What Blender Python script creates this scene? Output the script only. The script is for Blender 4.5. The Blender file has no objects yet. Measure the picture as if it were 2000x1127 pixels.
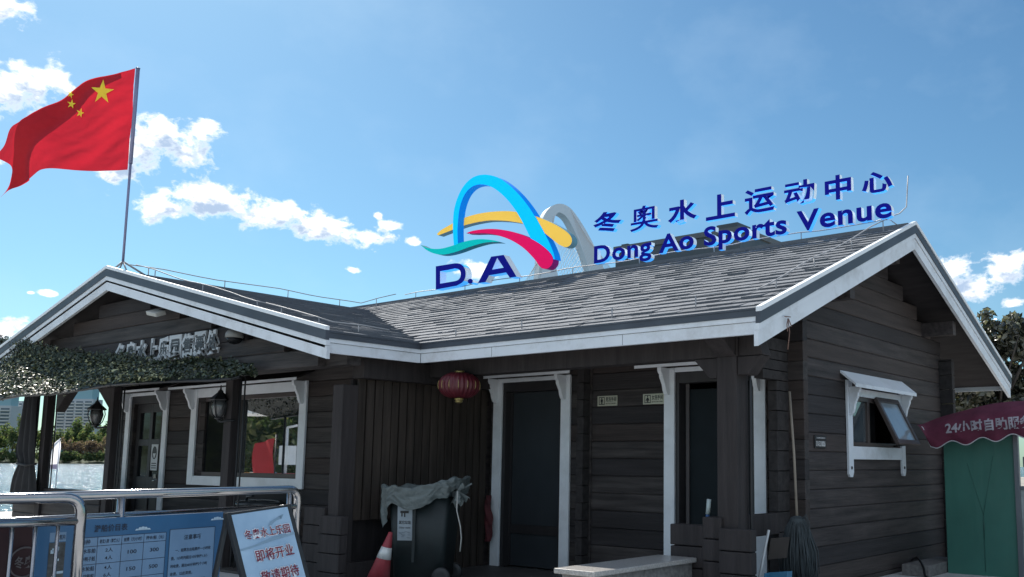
import bpy, math, random
import numpy as np
from mathutils import Vector, Matrix
from mathutils import noise as mnoise
random.seed(7); rng = np.random.default_rng(7)
S = bpy.context.scene
COL = S.collection
# ------------------------------------------------------------------ camera (calibrated: x along the long roof, y along the left ridge, z up)
W0 = 2000.0
CF, CXP, CYP = 1823.62, 1218.29, 662.66
YAW, PIT, ROL = math.radians(37.480), math.radians(7.4133), math.radians(0.4198)
ZC = 1.32
_F = np.array([-math.sin(YAW)*math.cos(PIT), math.cos(YAW)*math.cos(PIT), math.sin(PIT)])
_R0 = np.array([math.cos(YAW), math.sin(YAW), 0.0]); _U0 = np.cross(_R0, _F)
CR = _R0*math.cos(ROL)+_U0*math.sin(ROL); CU = -_R0*math.sin(ROL)+_U0*math.cos(ROL); CFW = _F
O = np.array([0, 0, ZC])
cam = bpy.data.cameras.new('camera'); camo = bpy.data.objects.new('camera', cam); COL.objects.link(camo)
M = Matrix(((CR[0], CU[0], -CFW[0], 0), (CR[1], CU[1], -CFW[1], 0), (CR[2], CU[2], -CFW[2], ZC), (0, 0, 0, 1)))
camo.matrix_world = M
cam.sensor_width = 36; cam.sensor_fit = 'HORIZONTAL'; cam.lens = 36*CF/W0
cam.shift_x = (1000-CXP)/W0; cam.shift_y = (CYP-563.5)/W0
cam.clip_start = .05; cam.clip_end = 4000
S.camera = camo
# ------------------------------------------------------------------ sun, sky, exposure
SUN = Vector((-1.09, .414, 1.08)).normalized()
SUN_E = 5.0
SKY = .13
sl = bpy.data.lights.new('sun', 'SUN'); so = bpy.data.objects.new('sun', sl); COL.objects.link(so)
sl.energy = SUN_E; sl.angle = math.radians(.53); sl.color = (1, .95, .87)
so.rotation_euler = SUN.to_track_quat('Z', 'Y').to_euler(); so.location = (-20, 8, 25)
S.view_settings.view_transform = 'Standard'; S.view_settings.look = 'None'
S.view_settings.exposure = 0.5; S.view_settings.gamma = 1
S.render.engine = 'CYCLES'
S.cycles.max_bounces = 8; S.cycles.diffuse_bounces = 4; S.cycles.glossy_bounces = 4; S.cycles.transparent_max_bounces = 12
S.cycles.use_denoising = True

def on(ax, v, x, y):
    "world point where the line of sight through photo pixel (x, y) meets the plane ax = v (used as a measuring tape)"
    d = CR*(x-CXP)/CF - CU*(y-CYP)/CF + CFW
    i = 'xyz'.index(ax)
    return O + d*(v-O[i])/d[i]
def ray(x, y): return CR*(x-CXP)/CF - CU*(y-CYP)/CF + CFW
def far(dist, x, y): return O + dist*ray(x, y)

# ---- world: Nishita sky with cumulus clouds placed by azimuth / elevation
Wd = bpy.data.worlds.new('World'); S.world = Wd; Wd.use_nodes = True
nt = Wd.node_tree; nt.nodes.clear(); N = nt.nodes.new; L = nt.links.new
out = N('ShaderNodeOutputWorld'); bg = N('ShaderNodeBackground'); L(bg.outputs[0], out.inputs[0])
sky = N('ShaderNodeTexSky'); sky.sky_type = 'NISHITA'; sky.sun_disc = False
sky.sun_elevation = math.asin(SUN.z); sky.sun_rotation = math.atan2(SUN.x, SUN.y)
sky.air_density = 1.0; sky.dust_density = .5; sky.ozone_density = 1.6; sky.altitude = 0
bg.inputs[1].default_value = SKY
def nd(t, **k):
    n = N(t)
    for a, b in k.items(): setattr(n, a, b)
    return n
def mth(op, a, b=None, c=None, clamp=False):
    n = nd('ShaderNodeMath', operation=op, use_clamp=clamp)
    for i, v in enumerate((a, b, c)):
        if v is None: continue
        if isinstance(v, (int, float)): n.inputs[i].default_value = v
        else: L(v, n.inputs[i])
    return n.outputs[0]
tc = N('ShaderNodeTexCoord'); sep = N('ShaderNodeSeparateXYZ'); L(tc.outputs['Generated'], sep.inputs[0])
az = mth('ARCTAN2', sep.outputs[0], sep.outputs[1]); el = mth('ARCSINE', sep.outputs[2])
cmb = N('ShaderNodeCombineXYZ'); L(az, cmb.inputs[0]); L(el, cmb.inputs[1])
def azel(x, y):
    r = ray(x, y); r = r/np.linalg.norm(r)
    return math.atan2(r[0], r[1]), math.asin(r[2])
CLOUDS = [  # photo x, y, half width, half height
 (30, 185, 150, 85), (105, 150, 60, 40), (0, 20, 75, 50), (300, 265, 90, 62), (370, 295, 95, 55), (230, 300, 90, 70),
 (215, 343, 36, 20), (398, 255, 52, 42),
 (310, 405, 70, 34), (420, 396, 130, 40), (520, 420, 120, 42), (620, 442, 110, 36), (720, 462, 80, 26), (765, 440, 34, 16), (738, 420, 16, 12), (808, 472, 30, 13), (690, 528, 20, 8),
 (925, 525, 75, 34), (60, 572, 10, 4), (92, 572, 22, 8), (0, 640, 60, 30),
 (1865, 520, 62, 36), (1965, 520, 75, 42), (1890, 560, 75, 30), (1980, 592, 32, 13), (2100, 540, 90, 50), (-120, 330, 130, 60)]
FILL_CLOUDS = [(2.3, .75, 1.3, .80), (1.25, .80, .95, .65), (-2.75, .8, .7, .7), (2.9, .45, .7, .45)]   # unseen cumulus added behind the viewer as fill light: azimuth, elevation, half sizes (radians)
BL = []
CL = []
for (x, y, w, h) in CLOUDS:
    a, e = azel(x, y); CL.append((a, e, abs(azel(x+w, y)[0]-azel(x-w, y)[0])/2, abs(azel(x, y+h)[1]-azel(x, y-h)[1])/2))
def density(vec, detail):
    mask = None
    for (a, e, wa, we) in CL+FILL_CLOUDS:
        s1 = nd('ShaderNodeVectorMath', operation='SUBTRACT'); L(vec, s1.inputs[0]); s1.inputs[1].default_value = (a, e, 0)
        s2 = nd('ShaderNodeVectorMath', operation='MULTIPLY'); L(s1.outputs[0], s2.inputs[0]); s2.inputs[1].default_value = (1/wa, 1/we, 0)
        s3 = nd('ShaderNodeVectorMath', operation='LENGTH'); L(s2.outputs[0], s3.inputs[0])
        m = mth('SUBTRACT', 1.0, s3.outputs['Value'])
        mask = m if mask is None else mth('SMOOTH_MAX', mask, m, .3)
    def nz(scale, det, rough, off):
        mp = N('ShaderNodeMapping'); L(vec, mp.inputs[0]); mp.inputs['Scale'].default_value = (1, 1.35, 1); mp.inputs['Location'].default_value = off
        n = N('ShaderNodeTexNoise'); L(mp.outputs[0], n.inputs['Vector']); n.inputs['Scale'].default_value = scale
        n.inputs['Detail'].default_value = det; n.inputs['Roughness'].default_value = rough; n.inputs['Distortion'].default_value = .25
        return n.outputs['Fac']
    big = nz(16, detail, .60, (3, 1, 0)); fine = nz(52, detail, .62, (5, 2, 0))
    d = mth('MULTIPLY_ADD', mth('SUBTRACT', big, .5), 3.6, mth('MULTIPLY_ADD', mask, 1.45, -.34))
    return mth('MULTIPLY_ADD', mth('SUBTRACT', fine, .5), 2.6, d)
def noise(scale, detail, rough, off):
    mp = N('ShaderNodeMapping'); L(cmb.outputs[0], mp.inputs[0]); mp.inputs['Scale'].default_value = (1, 1.5, 1); mp.inputs['Location'].default_value = off
    n = N('ShaderNodeTexNoise'); L(mp.outputs[0], n.inputs['Vector']); n.inputs['Scale'].default_value = scale
    n.inputs['Detail'].default_value = detail; n.inputs['Roughness'].default_value = rough
    return n.outputs['Fac']
dens = density(cmb.outputs[0], 8)
shift = nd('ShaderNodeVectorMath', operation='ADD'); L(cmb.outputs[0], shift.inputs[0]); shift.inputs[1].default_value = (-.006, .017, 0)
above = density(shift.outputs[0], 4)
alpha = nd('ShaderNodeMapRange', interpolation_type='SMOOTHSTEP'); L(dens, alpha.inputs[0]); alpha.inputs[1].default_value = -.08; alpha.inputs[2].default_value = .62
core = nd('ShaderNodeMapRange', interpolation_type='SMOOTHSTEP'); L(mth('MINIMUM', above, mth('MULTIPLY_ADD', dens, 1.2, -.1)), core.inputs[0])
core.inputs[1].default_value = -.10; core.inputs[2].default_value = .80
ccol = nd('ShaderNodeMix', data_type='RGBA'); L(core.outputs[0], ccol.inputs[0])
ccol.inputs[6].default_value = (7.2, 7.3, 7.4, 1); ccol.inputs[7].default_value = (2.7, 3.5, 4.7, 1)
# thin high veil
veil = nd('ShaderNodeMapRange'); L(noise(5, 6, .55, (1, 7, 0)), veil.inputs[0]); veil.inputs[1].default_value = .5; veil.inputs[2].default_value = .8; veil.inputs[3].default_value = 0; veil.inputs[4].default_value = .16
tint = nd('ShaderNodeMix', data_type='RGBA', blend_type='MULTIPLY'); tint.inputs[0].default_value = 1
L(sky.outputs[0], tint.inputs[6]); tint.inputs[7].default_value = (.36, .545, .61, 1)
TINT = tint
mv = nd('ShaderNodeMix', data_type='RGBA'); L(veil.outputs[0], mv.inputs[0]); L(tint.outputs[2], mv.inputs[6]); mv.inputs[7].default_value = (4.5, 5.6, 6.6, 1)
mx = nd('ShaderNodeMix', data_type='RGBA'); L(alpha.outputs[0], mx.inputs[0]); L(mv.outputs[2], mx.inputs[6]); L(ccol.outputs[2], mx.inputs[7])
L(mx.outputs[2], bg.inputs[0])

# ------------------------------------------------------------------ materials
MATS = {}
def mat(name, col, rough=.6, metal=0.0, var=.12, scale=(4, 4, 4), bump=0.0, bscale=None, spec=.5, col2=None, emit=0.0, ior=None, grime=0.0, ndetail=5):
    m = bpy.data.materials.new(name); m.use_nodes = True; t = m.node_tree; b = t.nodes['Principled BSDF']
    b.inputs['Roughness'].default_value = rough; b.inputs['Metallic'].default_value = metal
    b.inputs['Specular IOR Level'].default_value = spec
    if ior: b.inputs['IOR'].default_value = ior
    g = t.nodes.new('ShaderNodeNewGeometry'); mp = t.nodes.new('ShaderNodeMapping'); t.links.new(g.outputs['Position'], mp.inputs[0]); mp.inputs['Scale'].default_value = scale
    n = t.nodes.new('ShaderNodeTexNoise'); n.inputs['Scale'].default_value = 1; n.inputs['Detail'].default_value = ndetail; n.inputs['Roughness'].default_value = .6
    t.links.new(mp.outputs[0], n.inputs['Vector'])
    mx = t.nodes.new('ShaderNodeMix'); mx.data_type = 'RGBA'
    c1 = [min(1, c*(1-var)) for c in col]; c2 = [min(1, c*(1+var)) for c in (col2 or col)]
    mr = t.nodes.new('ShaderNodeMapRange'); mr.inputs[1].default_value = .3; mr.inputs[2].default_value = .7
    t.links.new(n.outputs['Fac'], mr.inputs[0]); t.links.new(mr.outputs[0], mx.inputs[0])
    mx.inputs[6].default_value = (*c1, 1); mx.inputs[7].default_value = (*c2, 1)
    src = mx.outputs[2]
    if grime:
        n2 = t.nodes.new('ShaderNodeTexNoise'); n2.inputs['Scale'].default_value = 2.3; n2.inputs['Detail'].default_value = 8; n2.inputs['Roughness'].default_value = .7
        t.links.new(g.outputs['Position'], n2.inputs['Vector'])
        r2 = t.nodes.new('ShaderNodeMapRange'); r2.inputs[1].default_value = .5; r2.inputs[2].default_value = .75; r2.inputs[4].default_value = grime
        t.links.new(n2.outputs['Fac'], r2.inputs[0])
        m2 = t.nodes.new('ShaderNodeMix'); m2.data_type = 'RGBA'; t.links.new(r2.outputs[0], m2.inputs[0]); t.links.new(src, m2.inputs[6]); m2.inputs[7].default_value = (.2, .17, .14, 1)
        src = m2.outputs[2]
    t.links.new(src, b.inputs['Base Color'])
    if emit:
        t.links.new(src, b.inputs['Emission Color']); b.inputs['Emission Strength'].default_value = emit
    if bump:
        bp = t.nodes.new('ShaderNodeBump'); bp.inputs['Strength'].default_value = bump; bp.inputs['Distance'].default_value = .02
        if bscale:
            mp2 = t.nodes.new('ShaderNodeMapping'); t.links.new(g.outputs['Position'], mp2.inputs[0]); mp2.inputs['Scale'].default_value = bscale
            nb = t.nodes.new('ShaderNodeTexNoise'); nb.inputs['Scale'].default_value = 1; nb.inputs['Detail'].default_value = 4; t.links.new(mp2.outputs[0], nb.inputs['Vector'])
            t.links.new(nb.outputs['Fac'], bp.inputs['Height'])
        else: t.links.new(n.outputs['Fac'], bp.inputs['Height'])
        t.links.new(bp.outputs[0], b.inputs['Normal'])
    MATS[name] = m
    return m
LOGX = mat('dark_log_long', (.038, .031, .031), .66, var=.5, ndetail=9, grime=.05, scale=(1.2, 16, 16), bump=.35, bscale=(3, 60, 60), col2=(.05, .043, .041), spec=.3)
LOGY = mat('dark_log_side', (.046, .038, .039), .66, var=.5, ndetail=9, scale=(16, 1.2, 16), bump=.35, bscale=(60, 3, 60), col2=(.050, .041, .040), spec=.3, grime=.10)
LOGX2 = mat('dark_log_long_warm', (.047, .036, .033), .72, var=.35, scale=(.7, 10, 10), bump=.35, bscale=(3, 60, 60), spec=.3)
LOGX3 = mat('dark_log_long_black', (.032, .028, .029), .72, var=.35, scale=(.7, 10, 10), bump=.35, bscale=(3, 60, 60), spec=.3)
LOGY2 = mat('dark_log_side_warm', (.056, .044, .041), .72, var=.35, scale=(10, .7, 10), bump=.35, bscale=(60, 3, 60), spec=.3)
LOGY3 = mat('dark_log_side_black', (.035, .030, .031), .72, var=.35, scale=(10, .7, 10), bump=.35, bscale=(60, 3, 60), spec=.3)
ENDG = mat('log_end_grain', (.040, .036, .036), .8, var=.3, scale=(14, 14, 14), bump=.3, spec=.2)
POST = mat('post_wood', (.036, .030, .030), .75, var=.3, scale=(12, 12, 1.0), bump=.35, bscale=(70, 70, 3), spec=.3)
LATT = mat('lattice_wood', (.046, .036, .030), .78, var=.4, scale=(12, 12, .9), bump=.3, bscale=(60, 60, 3), spec=.25)
SOFF = mat('soffit_wood', (.030, .026, .027), .85, var=.3, scale=(2, 10, 2), spec=.2)
WHITE = mat('white_paint', (.68, .715, .76), .5, var=.05, scale=(2, 2, 2), bump=.08, bscale=(14, 14, 14), grime=.42)
TRIM = mat('trim_paint', (.80, .83, .86), .55, var=.07, scale=(3, 3, 3), grime=.2)
FLASH = mat('grey_flashing', (.058, .068, .085), .5, .1, var=.22, scale=(2, 2, 2))
DRIP = mat('bare_aluminium', (.80, .82, .84), .55, .2, var=.05)
SHING = mat('asphalt_shingle', (.146, .158, .178), .85, var=.14, scale=(5, 5, 9), bump=.4, bscale=(90, 90, 90), spec=.35, ndetail=9)
SHINGD = mat('asphalt_shingle_dark', (.134, .145, .164), .85, var=.14, scale=(6, 6, 9), bump=.4, bscale=(90, 90, 90), spec=.35)
SHINGL = mat('asphalt_shingle_light', (.158, .171, .192), .85, var=.14, scale=(6, 6, 9), bump=.4, bscale=(90, 90, 90), spec=.35)
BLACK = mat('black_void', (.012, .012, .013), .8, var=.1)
DARKP = mat('dark_door_paint', (.028, .026, .028), .5, var=.2, scale=(10, 10, 1.5))
BROWNF = mat('brown_window_frame', (.06, .045, .042), .45, var=.15)
GLASSD = mat('dark_glass', (.012, .013, .015), .06, var=.1, spec=.25, ior=1.35)
MIRR = mat('reflective_window_glass', (.045, .055, .06), .015, var=.05, spec=1.0, ior=3.6)
FROST = mat('frosted_glass', (.16, .19, .21), .35, var=.2, scale=(3, 3, 2), spec=.6)
STEEL = mat('stainless_steel', (.34, .34, .35), .13, 1.0, var=.06, scale=(8, 8, 8), bump=.03, bscale=(40, 40, 40))
WIREM = mat('galvanised_rod', (.36, .36, .37), .6, .1, var=.1)
IRON = mat('black_iron', (.018, .018, .020), .45, .2, var=.2)
RUBB = mat('black_plastic', (.020, .022, .024), .5, var=.2)
CONC = mat('paving', (.50, .50, .495), .85, var=.2, scale=(1.5, 1.5, 1.5), bump=.2, bscale=(30, 30, 30), grime=.2)

# ------------------------------------------------------------------ mesh helpers
class MB:
    def __init__(s): s.v = []; s.f = []; s.m = []; s.sm = []
    def add(s, vs, fs, m=0, smooth=False):
        k = len(s.v); s.v += [tuple(float(c) for c in v) for v in vs]
        for f in fs: s.f.append(tuple(i+k for i in f)); s.m.append(m); s.sm.append(smooth)
    def box(s, x0, x1, y0, y1, z0, z1, m=0):
        x0, x1 = sorted((x0, x1)); y0, y1 = sorted((y0, y1)); z0, z1 = sorted((z0, z1))
        s.add([(x0,y0,z0),(x1,y0,z0),(x1,y1,z0),(x0,y1,z0),(x0,y0,z1),(x1,y0,z1),(x1,y1,z1),(x0,y1,z1)],
              [(0,3,2,1),(4,5,6,7),(0,1,5,4),(1,2,6,5),(2,3,7,6),(3,0,4,7)], m)
    def obox(s, o, a, b, c, m=0):
        "box from corner o with edge vectors a, b, c (right handed)"
        o, a, b, c = (np.array(t, float) for t in (o, a, b, c))
        if np.dot(np.cross(a, b), c) < 0: a, b = b, a
        s.add([o, o+a, o+a+b, o+b, o+c, o+a+c, o+a+b+c, o+b+c],
              [(0,3,2,1),(4,5,6,7),(0,1,5,4),(1,2,6,5),(2,3,7,6),(3,0,4,7)], m)
    def prism(s, pts, vec, m=0, mside=None, mback=None):
        "polygon (list of 3-D points) pushed along vec; front face m, side faces mside"
        n = len(pts); P = [np.array(p, float) for p in pts]; v = np.array(vec, float)
        nor = sum(np.cross(P[i]-P[0], P[(i+1) % n]-P[0]) for i in range(n))
        if np.dot(nor, v) > 0: P = P[::-1]
        k = len(s.v); s.v += [tuple(p) for p in P]+[tuple(p+v) for p in P]
        s.f.append(tuple(range(k, k+n))); s.m.append(m); s.sm.append(False)
        s.f.append(tuple(range(k+2*n-1, k+n-1, -1))); s.m.append(m if mback is None else mback); s.sm.append(False)
        for i in range(n):
            j = (i+1) % n
            s.f.append((k+j, k+i, k+n+i, k+n+j)); s.m.append(m if mside is None else (mside(P[i], P[j], v) if callable(mside) else mside)); s.sm.append(False)
    def tube(s, path, r, n=8, m=0, cap=True):
        P = [np.array(p, float) for p in path]; k = len(s.v); ref = None
        for i, p in enumerate(P):
            d = P[min(i+1, len(P)-1)]-P[max(i-1, 0)]; d /= (np.linalg.norm(d) or 1)
            if ref is None:
                ref = np.cross(d, (0, 0, 1.0)) if abs(d[2]) < .9 else np.cross(d, (1.0, 0, 0))
            ref = ref-d*np.dot(ref, d); ref /= (np.linalg.norm(ref) or 1); b = np.cross(d, ref)
            rr = r[i] if hasattr(r, '__len__') else r
            for j in range(n):
                a = 2*math.pi*j/n; s.v.append(tuple(p+rr*(math.cos(a)*ref+math.sin(a)*b)))
        for i in range(len(P)-1):
            for j in range(n):
                j2 = (j+1) % n
                s.f.append((k+i*n+j, k+i*n+j2, k+(i+1)*n+j2, k+(i+1)*n+j)); s.m.append(m); s.sm.append(True)
        if cap:
            s.f.append(tuple(range(k+n-1, k-1, -1))); s.m.append(m); s.sm.append(False)
            e = k+(len(P)-1)*n; s.f.append(tuple(range(e, e+n))); s.m.append(m); s.sm.append(False)
    def lathe(s, c, prof, n=20, m=0, axis=None, sx=1, smooth=True):
        "profile [(r, h)] about a vertical axis through c (or a tilted axis matrix)"
        k = len(s.v); c = np.array(c, float); A = np.eye(3) if axis is None else axis
        for (r, h) in prof:
            for j in range(n):
                a = 2*math.pi*j/n; s.v.append(tuple(c+A@np.array([r*math.cos(a)*sx, r*math.sin(a), h])))
        for i in range(len(prof)-1):
            for j in range(n):
                j2 = (j+1) % n; s.f.append((k+i*n+j, k+i*n+j2, k+(i+1)*n+j2, k+(i+1)*n+j)); s.m.append(m); s.sm.append(smooth)
        s.f.append(tuple(range(k+n-1, k-1, -1))); s.m.append(m); s.sm.append(False)
        e = k+(len(prof)-1)*n; s.f.append(tuple(range(e, e+n))); s.m.append(m); s.sm.append(False)
    def grid(s, fn, nu, nv, m=0, mf=None, smooth=True):
        k = len(s.v)
        for j in range(nv+1):
            for i in range(nu+1): s.v.append(tuple(fn(i/nu, j/nv)))
        for j in range(nv):
            for i in range(nu):
                a = k+j*(nu+1)+i; s.f.append((a, a+1, a+nu+2, a+nu+1)); s.m.append(mf((i+.5)/nu, (j+.5)/nv) if mf else m); s.sm.append(smooth)
    def build(s, name, mats, parent=None, loc=None, bevel=0.0):
        me = bpy.data.meshes.new(name)
        off = np.array(loc if loc is not None else (wloc(parent) if parent is not None else (0, 0, 0)), float)
        vs = np.array(s.v, float)-off
        me.from_pydata(vs.tolist(), [], s.f)
        for mm in (mats if isinstance(mats, (list, tuple)) else [mats]): me.materials.append(mm)
        me.polygons.foreach_set('material_index', s.m); me.polygons.foreach_set('use_smooth', s.sm); me.update()
        o = bpy.data.objects.new(name, me); COL.objects.link(o)
        if parent is not None: o.parent = parent; o.location = tuple(off-np.array(wloc(parent)))
        else: o.location = tuple(off)
        if bevel:
            b = o.modifiers.new('bevel', 'BEVEL'); b.width = bevel; b.segments = 2; b.limit_method = 'ANGLE'
        return o
def wloc(o):
    l = np.array(o.location, float)
    while o.parent is not None: o = o.parent; l = l+np.array(o.location, float)
    return l
def tag(o, label=None, cat=None, group=None, kind=None):
    if label: o['label'] = label
    if cat: o['category'] = cat
    if group: o['group'] = group
    if kind: o['kind'] = kind
    return o
def thing(name, label, cat, loc, group=None):
    o = bpy.data.objects.new(name, None); o.empty_display_size = .2; o.location = tuple(float(c) for c in loc); COL.objects.link(o)
    return tag(o, label, cat, group)
def copy_tree(o, parent=None):
    c = o.copy(); COL.objects.link(c)
    if parent is not None: c.parent = parent
    for ch in [x for x in COL.objects if x.parent == o]: copy_tree(ch, c)
    return c
# ---- lettering: Blender's built-in font turned into plain mesh
_tc = {}
def glyphs(s, offset=0.0, extrude=0.0):
    key = (s, offset, extrude)
    if key not in _tc:
        c = bpy.data.curves.new('lettering', 'FONT'); c.body = s; c.size = 1; c.offset = offset; c.extrude = extrude; c.resolution_u = 4
        o = bpy.data.objects.new('lettering', c); COL.objects.link(o); bpy.context.view_layer.update()
        m = bpy.data.meshes.new_from_object(o.evaluated_get(bpy.context.evaluated_depsgraph_get()))
        v = np.array([x.co[:] for x in m.vertices]) if len(m.vertices) else np.zeros((0, 3)); f = [tuple(p.vertices) for p in m.polygons]
        COL.objects.unlink(o); bpy.data.objects.remove(o); bpy.data.curves.remove(c); bpy.data.meshes.remove(m)
        _tc[key] = (v, f)
    return _tc[key]
def put_text(mb, s, o, u, v, w=None, h=None, offset=0.0, m=0, ex=0.0, nrm=None, msel=None, center=False, cap=None):
    "text in the plane o + x*u + y*v (unit vectors); scaled to width w and/or height h of its own outline box"
    V, F = glyphs(s, offset, ex)
    if not len(V): return
    o, u, v = (np.array(t, float) for t in (o, u, v)); n = np.cross(u, v) if nrm is None else np.array(nrm, float)
    lo, hi = V.min(0), V.max(0)
    sx = w/(hi[0]-lo[0]) if w else None; sy = (h/((cap or (hi[1]-lo[1])))) if h else None
    sx = sx or sy; sy = sy or sx
    ox = (hi[0]-lo[0])/2*sx if center else 0
    base = 0 if cap else lo[1]
    P = [o+u*((p[0]-lo[0])*sx-ox)+v*((p[1]-base)*sy)+n*(p[2]) for p in V]
    if msel is None: mb.add(P, F, m)
    else:
        for f in F:
            a, b, c = (V[f[0]], V[f[1]], V[f[2]]); q = np.cross(b-a, c-a); l = np.linalg.norm(q) or 1
            mb.f.append(tuple(i+len(mb.v) for i in f)); mb.m.append(msel(q/l)); mb.sm.append(False)
        mb.v += [tuple(p) for p in P]
# ------------------------------------------------------------------ ground and water
YM, XG, YD, YG = 8.445, -4.388, 7.10, 5.95      # front wall, right gable wall, door wall of the porch wing, porch gable face
YE, XR, XE, YR = 6.966, -3.877, -8.246, 5.70    # eave line, right rake, side eave, left rake
ZE = 2.615                                      # roof surface at the eaves
YRI, ZRI, XRI, ZRL = 10.736, 4.14, -13.333, 3.868
SM = (ZRI-ZE)/(YRI-YE); SL = (ZRL-ZE)/(XE-XRI)*-1
SL = (ZRL-ZE)/(XE-XRI)
PITCH = .1968
def zmain(y): return ZRI-SM*abs(y-YRI)
def zleft(x): return ZRL-SL*abs(x-XRI)
g = MB()
WZ = -1.0
# one sheet to the horizon: paved bank near the house, falling under the lake on the left
g.add([(-26, -60, -.012), (900, -60, -.012), (900, 700, -.012), (-26, 700, -.012), (-30, -60, -2), (-30, 700, -2), (-900, -60, -2), (-900, 700, -2)],
      [(0, 1, 2, 3), (0, 3, 5, 4), (4, 5, 7, 6)])
tag(g.build('ground', mat('earth', (.30, .28, .24), .95, var=.3, scale=(.6, .6, .6))), kind='structure')
p = MB(); p.box(-25.6, 12, -14, 16, -.4, 0.0); p.box(-60, -25.6, -14, 1.5, -1.6, 0.0)
tag(p.build('paving', CONC), kind='structure')
WATER = mat('lake_water', (.06, .11, .14), .17, var=.2, scale=(.02, .02, 1), spec=.9)
t = WATER.node_tree; b = t.nodes['Principled BSDF']
gg = t.nodes.new('ShaderNodeNewGeometry'); mp = t.nodes.new('ShaderNodeMapping'); mp.inputs['Scale'].default_value = (.45, 2.0, 1); mp.inputs['Rotation'].default_value = (0, 0, math.radians(18)); t.links.new(gg.outputs['Position'], mp.inputs[0])
nn = t.nodes.new('ShaderNodeTexNoise'); nn.inputs['Scale'].default_value = 1.1; nn.inputs['Detail'].default_value = 2; nn.inputs['Roughness'].default_value = .5; t.links.new(mp.outputs[0], nn.inputs['Vector'])
bp = t.nodes.new('ShaderNodeBump'); bp.inputs['Strength'].default_value = 1; bp.inputs['Distance'].default_value = 1.5; t.links.new(nn.outputs['Fac'], bp.inputs['Height']); t.links.new(bp.outputs[0], b.inputs['Normal'])
w = MB(); w.add([(-900, -60, WZ), (-26.5, -60, WZ), (-26.5, 700, WZ), (-900, 700, WZ)], [(0, 1, 2, 3)])
tag(w.build('lake_water', WATER), kind='structure')

# ------------------------------------------------------------------ the log cabin
cab = thing('log_cabin', 'dark brown log cabin with grey shingle roof and white eave boards', 'cabin', (-9, 10, 0))
def logs(mb, ax, p, s, a0, a1, z0, z1, joint, th=.10, holes=(), limit=None, c=.011, gap=0.0):
    "courses of chamfered logs; outer face at coordinate p, thickness th towards s; limit(zmid) -> (a0, a1)"
    k = math.floor((z0-joint)/PITCH); zc = joint+k*PITCH
    while zc < z1-1e-6:
        za, zb = max(zc, z0), min(zc+PITCH, z1); zc += PITCH
        if zb-za < .02: continue
        b0, b1 = a0, a1
        if limit:
            l0, l1 = limit(zb); b0, b1 = max(a0, l0), min(a1, l1)
            if b1-b0 < .05: continue
        segs = [(b0, b1, za, zb)]
        for (h0, h1, hz0, hz1) in holes:
            ns = []
            for (q0, q1, qa, qb) in segs:
                if hz1 <= qa+.005 or hz0 >= qb-.005 or h1 <= q0 or h0 >= q1: ns.append((q0, q1, qa, qb)); continue
                if h0-q0 > .01: ns.append((q0, h0, qa, qb))
                if q1-h1 > .01: ns.append((h1, q1, qa, qb))
                m0, m1 = max(q0, h0), min(q1, h1)
                if hz0-qa > .02: ns.append((m0, m1, qa, hz0))
                if qb-hz1 > .02: ns.append((m0, m1, hz1, qb))
            segs = ns
        for (q0, q1, qa, qb) in segs:
            prof = [(0, qa+c), (c, qa+gap/2), (th, qa+gap/2), (th, qb-gap/2), (c, qb-gap/2), (0, qb-c)]
            jit = random.uniform(-.0025, .0025)
            pts = []
            for d, z in prof:
                q = p+s*(d+jit); pts.append((q0, q, z) if ax == 'x' else (q, q0, z))
            mt_ = random.choice((0, 0, 2, 3)); mb.prism(pts, (q1-q0, 0, 0) if ax == 'x' else (0, q1-q0, 0), mt_, mt_)
def endlogs(mb, x0, x1, y0, y1, z0, z1, joint, c=.008, m=1):
    "stack of projecting log ends"
    zc = joint+math.floor((z0-joint)/PITCH)*PITCH
    while zc < z1-1e-6:
        za, zb = max(zc, z0), min(zc+PITCH, z1); zc += PITCH
        if zb-za < .02: continue
        j = random.uniform(-.006, .006)
        mb.box(x0+j*.3, x1+j*.3, y0+j, y1, za+c*.5, zb-c*.5, m)
J1, J2 = .164, .0512
DOORH = 2.25
# openings: toilet doors on the front wall
MD = (-8.38, -7.39, 0, 2.24); WD = (-5.74, -4.78, 0, 2.24)
fw = MB(); logs(fw, 'x', YM, 1, -8.6, XG+.17, 0, 3.1, J1, holes=(MD, WD), limit=lambda z: (-99, 99))
fw.box(-7.07, -6.93, YM-.02, YM+.08, 0, 2.5, 0)
endlogs(fw, -7.05, -6.95, YM-.14, YM-.02, 0, 2.5, J2)
fwall = fw.build('front_wall', [LOGX, ENDG, LOGX2, LOGX3], cab, bevel=.004)
gw = MB()
GWIN = (9.93, 11.36, 1.50, 2.12)
logs(gw, 'y', XG, -1, YM+.1, 13.03, 0, 4.1, J2, holes=(GWIN,), limit=lambda z: (YRI-(ZRI-.17-z)/SM, YRI+(ZRI-.17-z)/SM))
endlogs(gw, XG-.10, XG, YM-.24, YM+.1, 0, 2.12, J2)                      # ends of the gable logs past the front wall
endlogs(gw, XG-.10, XG, YM-.52, YM+.1, 2.12, 2.32, J2); endlogs(gw, XG-.10, XG, YE+.34, YM+.1, 2.32, 2.54, J2)   # corbelled upper logs
endlogs(gw, XG, XG+.18, 12.93, 13.03, 0, 2.75, J1)                       # far corner
gw.box(XG-.1, XG+.3, 10.68, 10.80, 3.70, 3.85, 0); gw.box(XG-.1, XG+.42, 9.05, 9.17, 3.02, 3.20, 0); gw.box(XG-.1, XG+.42, 12.3, 12.42, 3.0, 3.18, 0)
gw.build('gable_wall', [LOGY, ENDG, LOGY2, LOGY3], cab, bevel=.004)
dw = MB()
DD = (-14.72, -13.35, 0, 2.25); W1 = (-13.55, -9.98, 0, 0)
W1 = (-13.35, -12.0, .99, 2.2)
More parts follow.
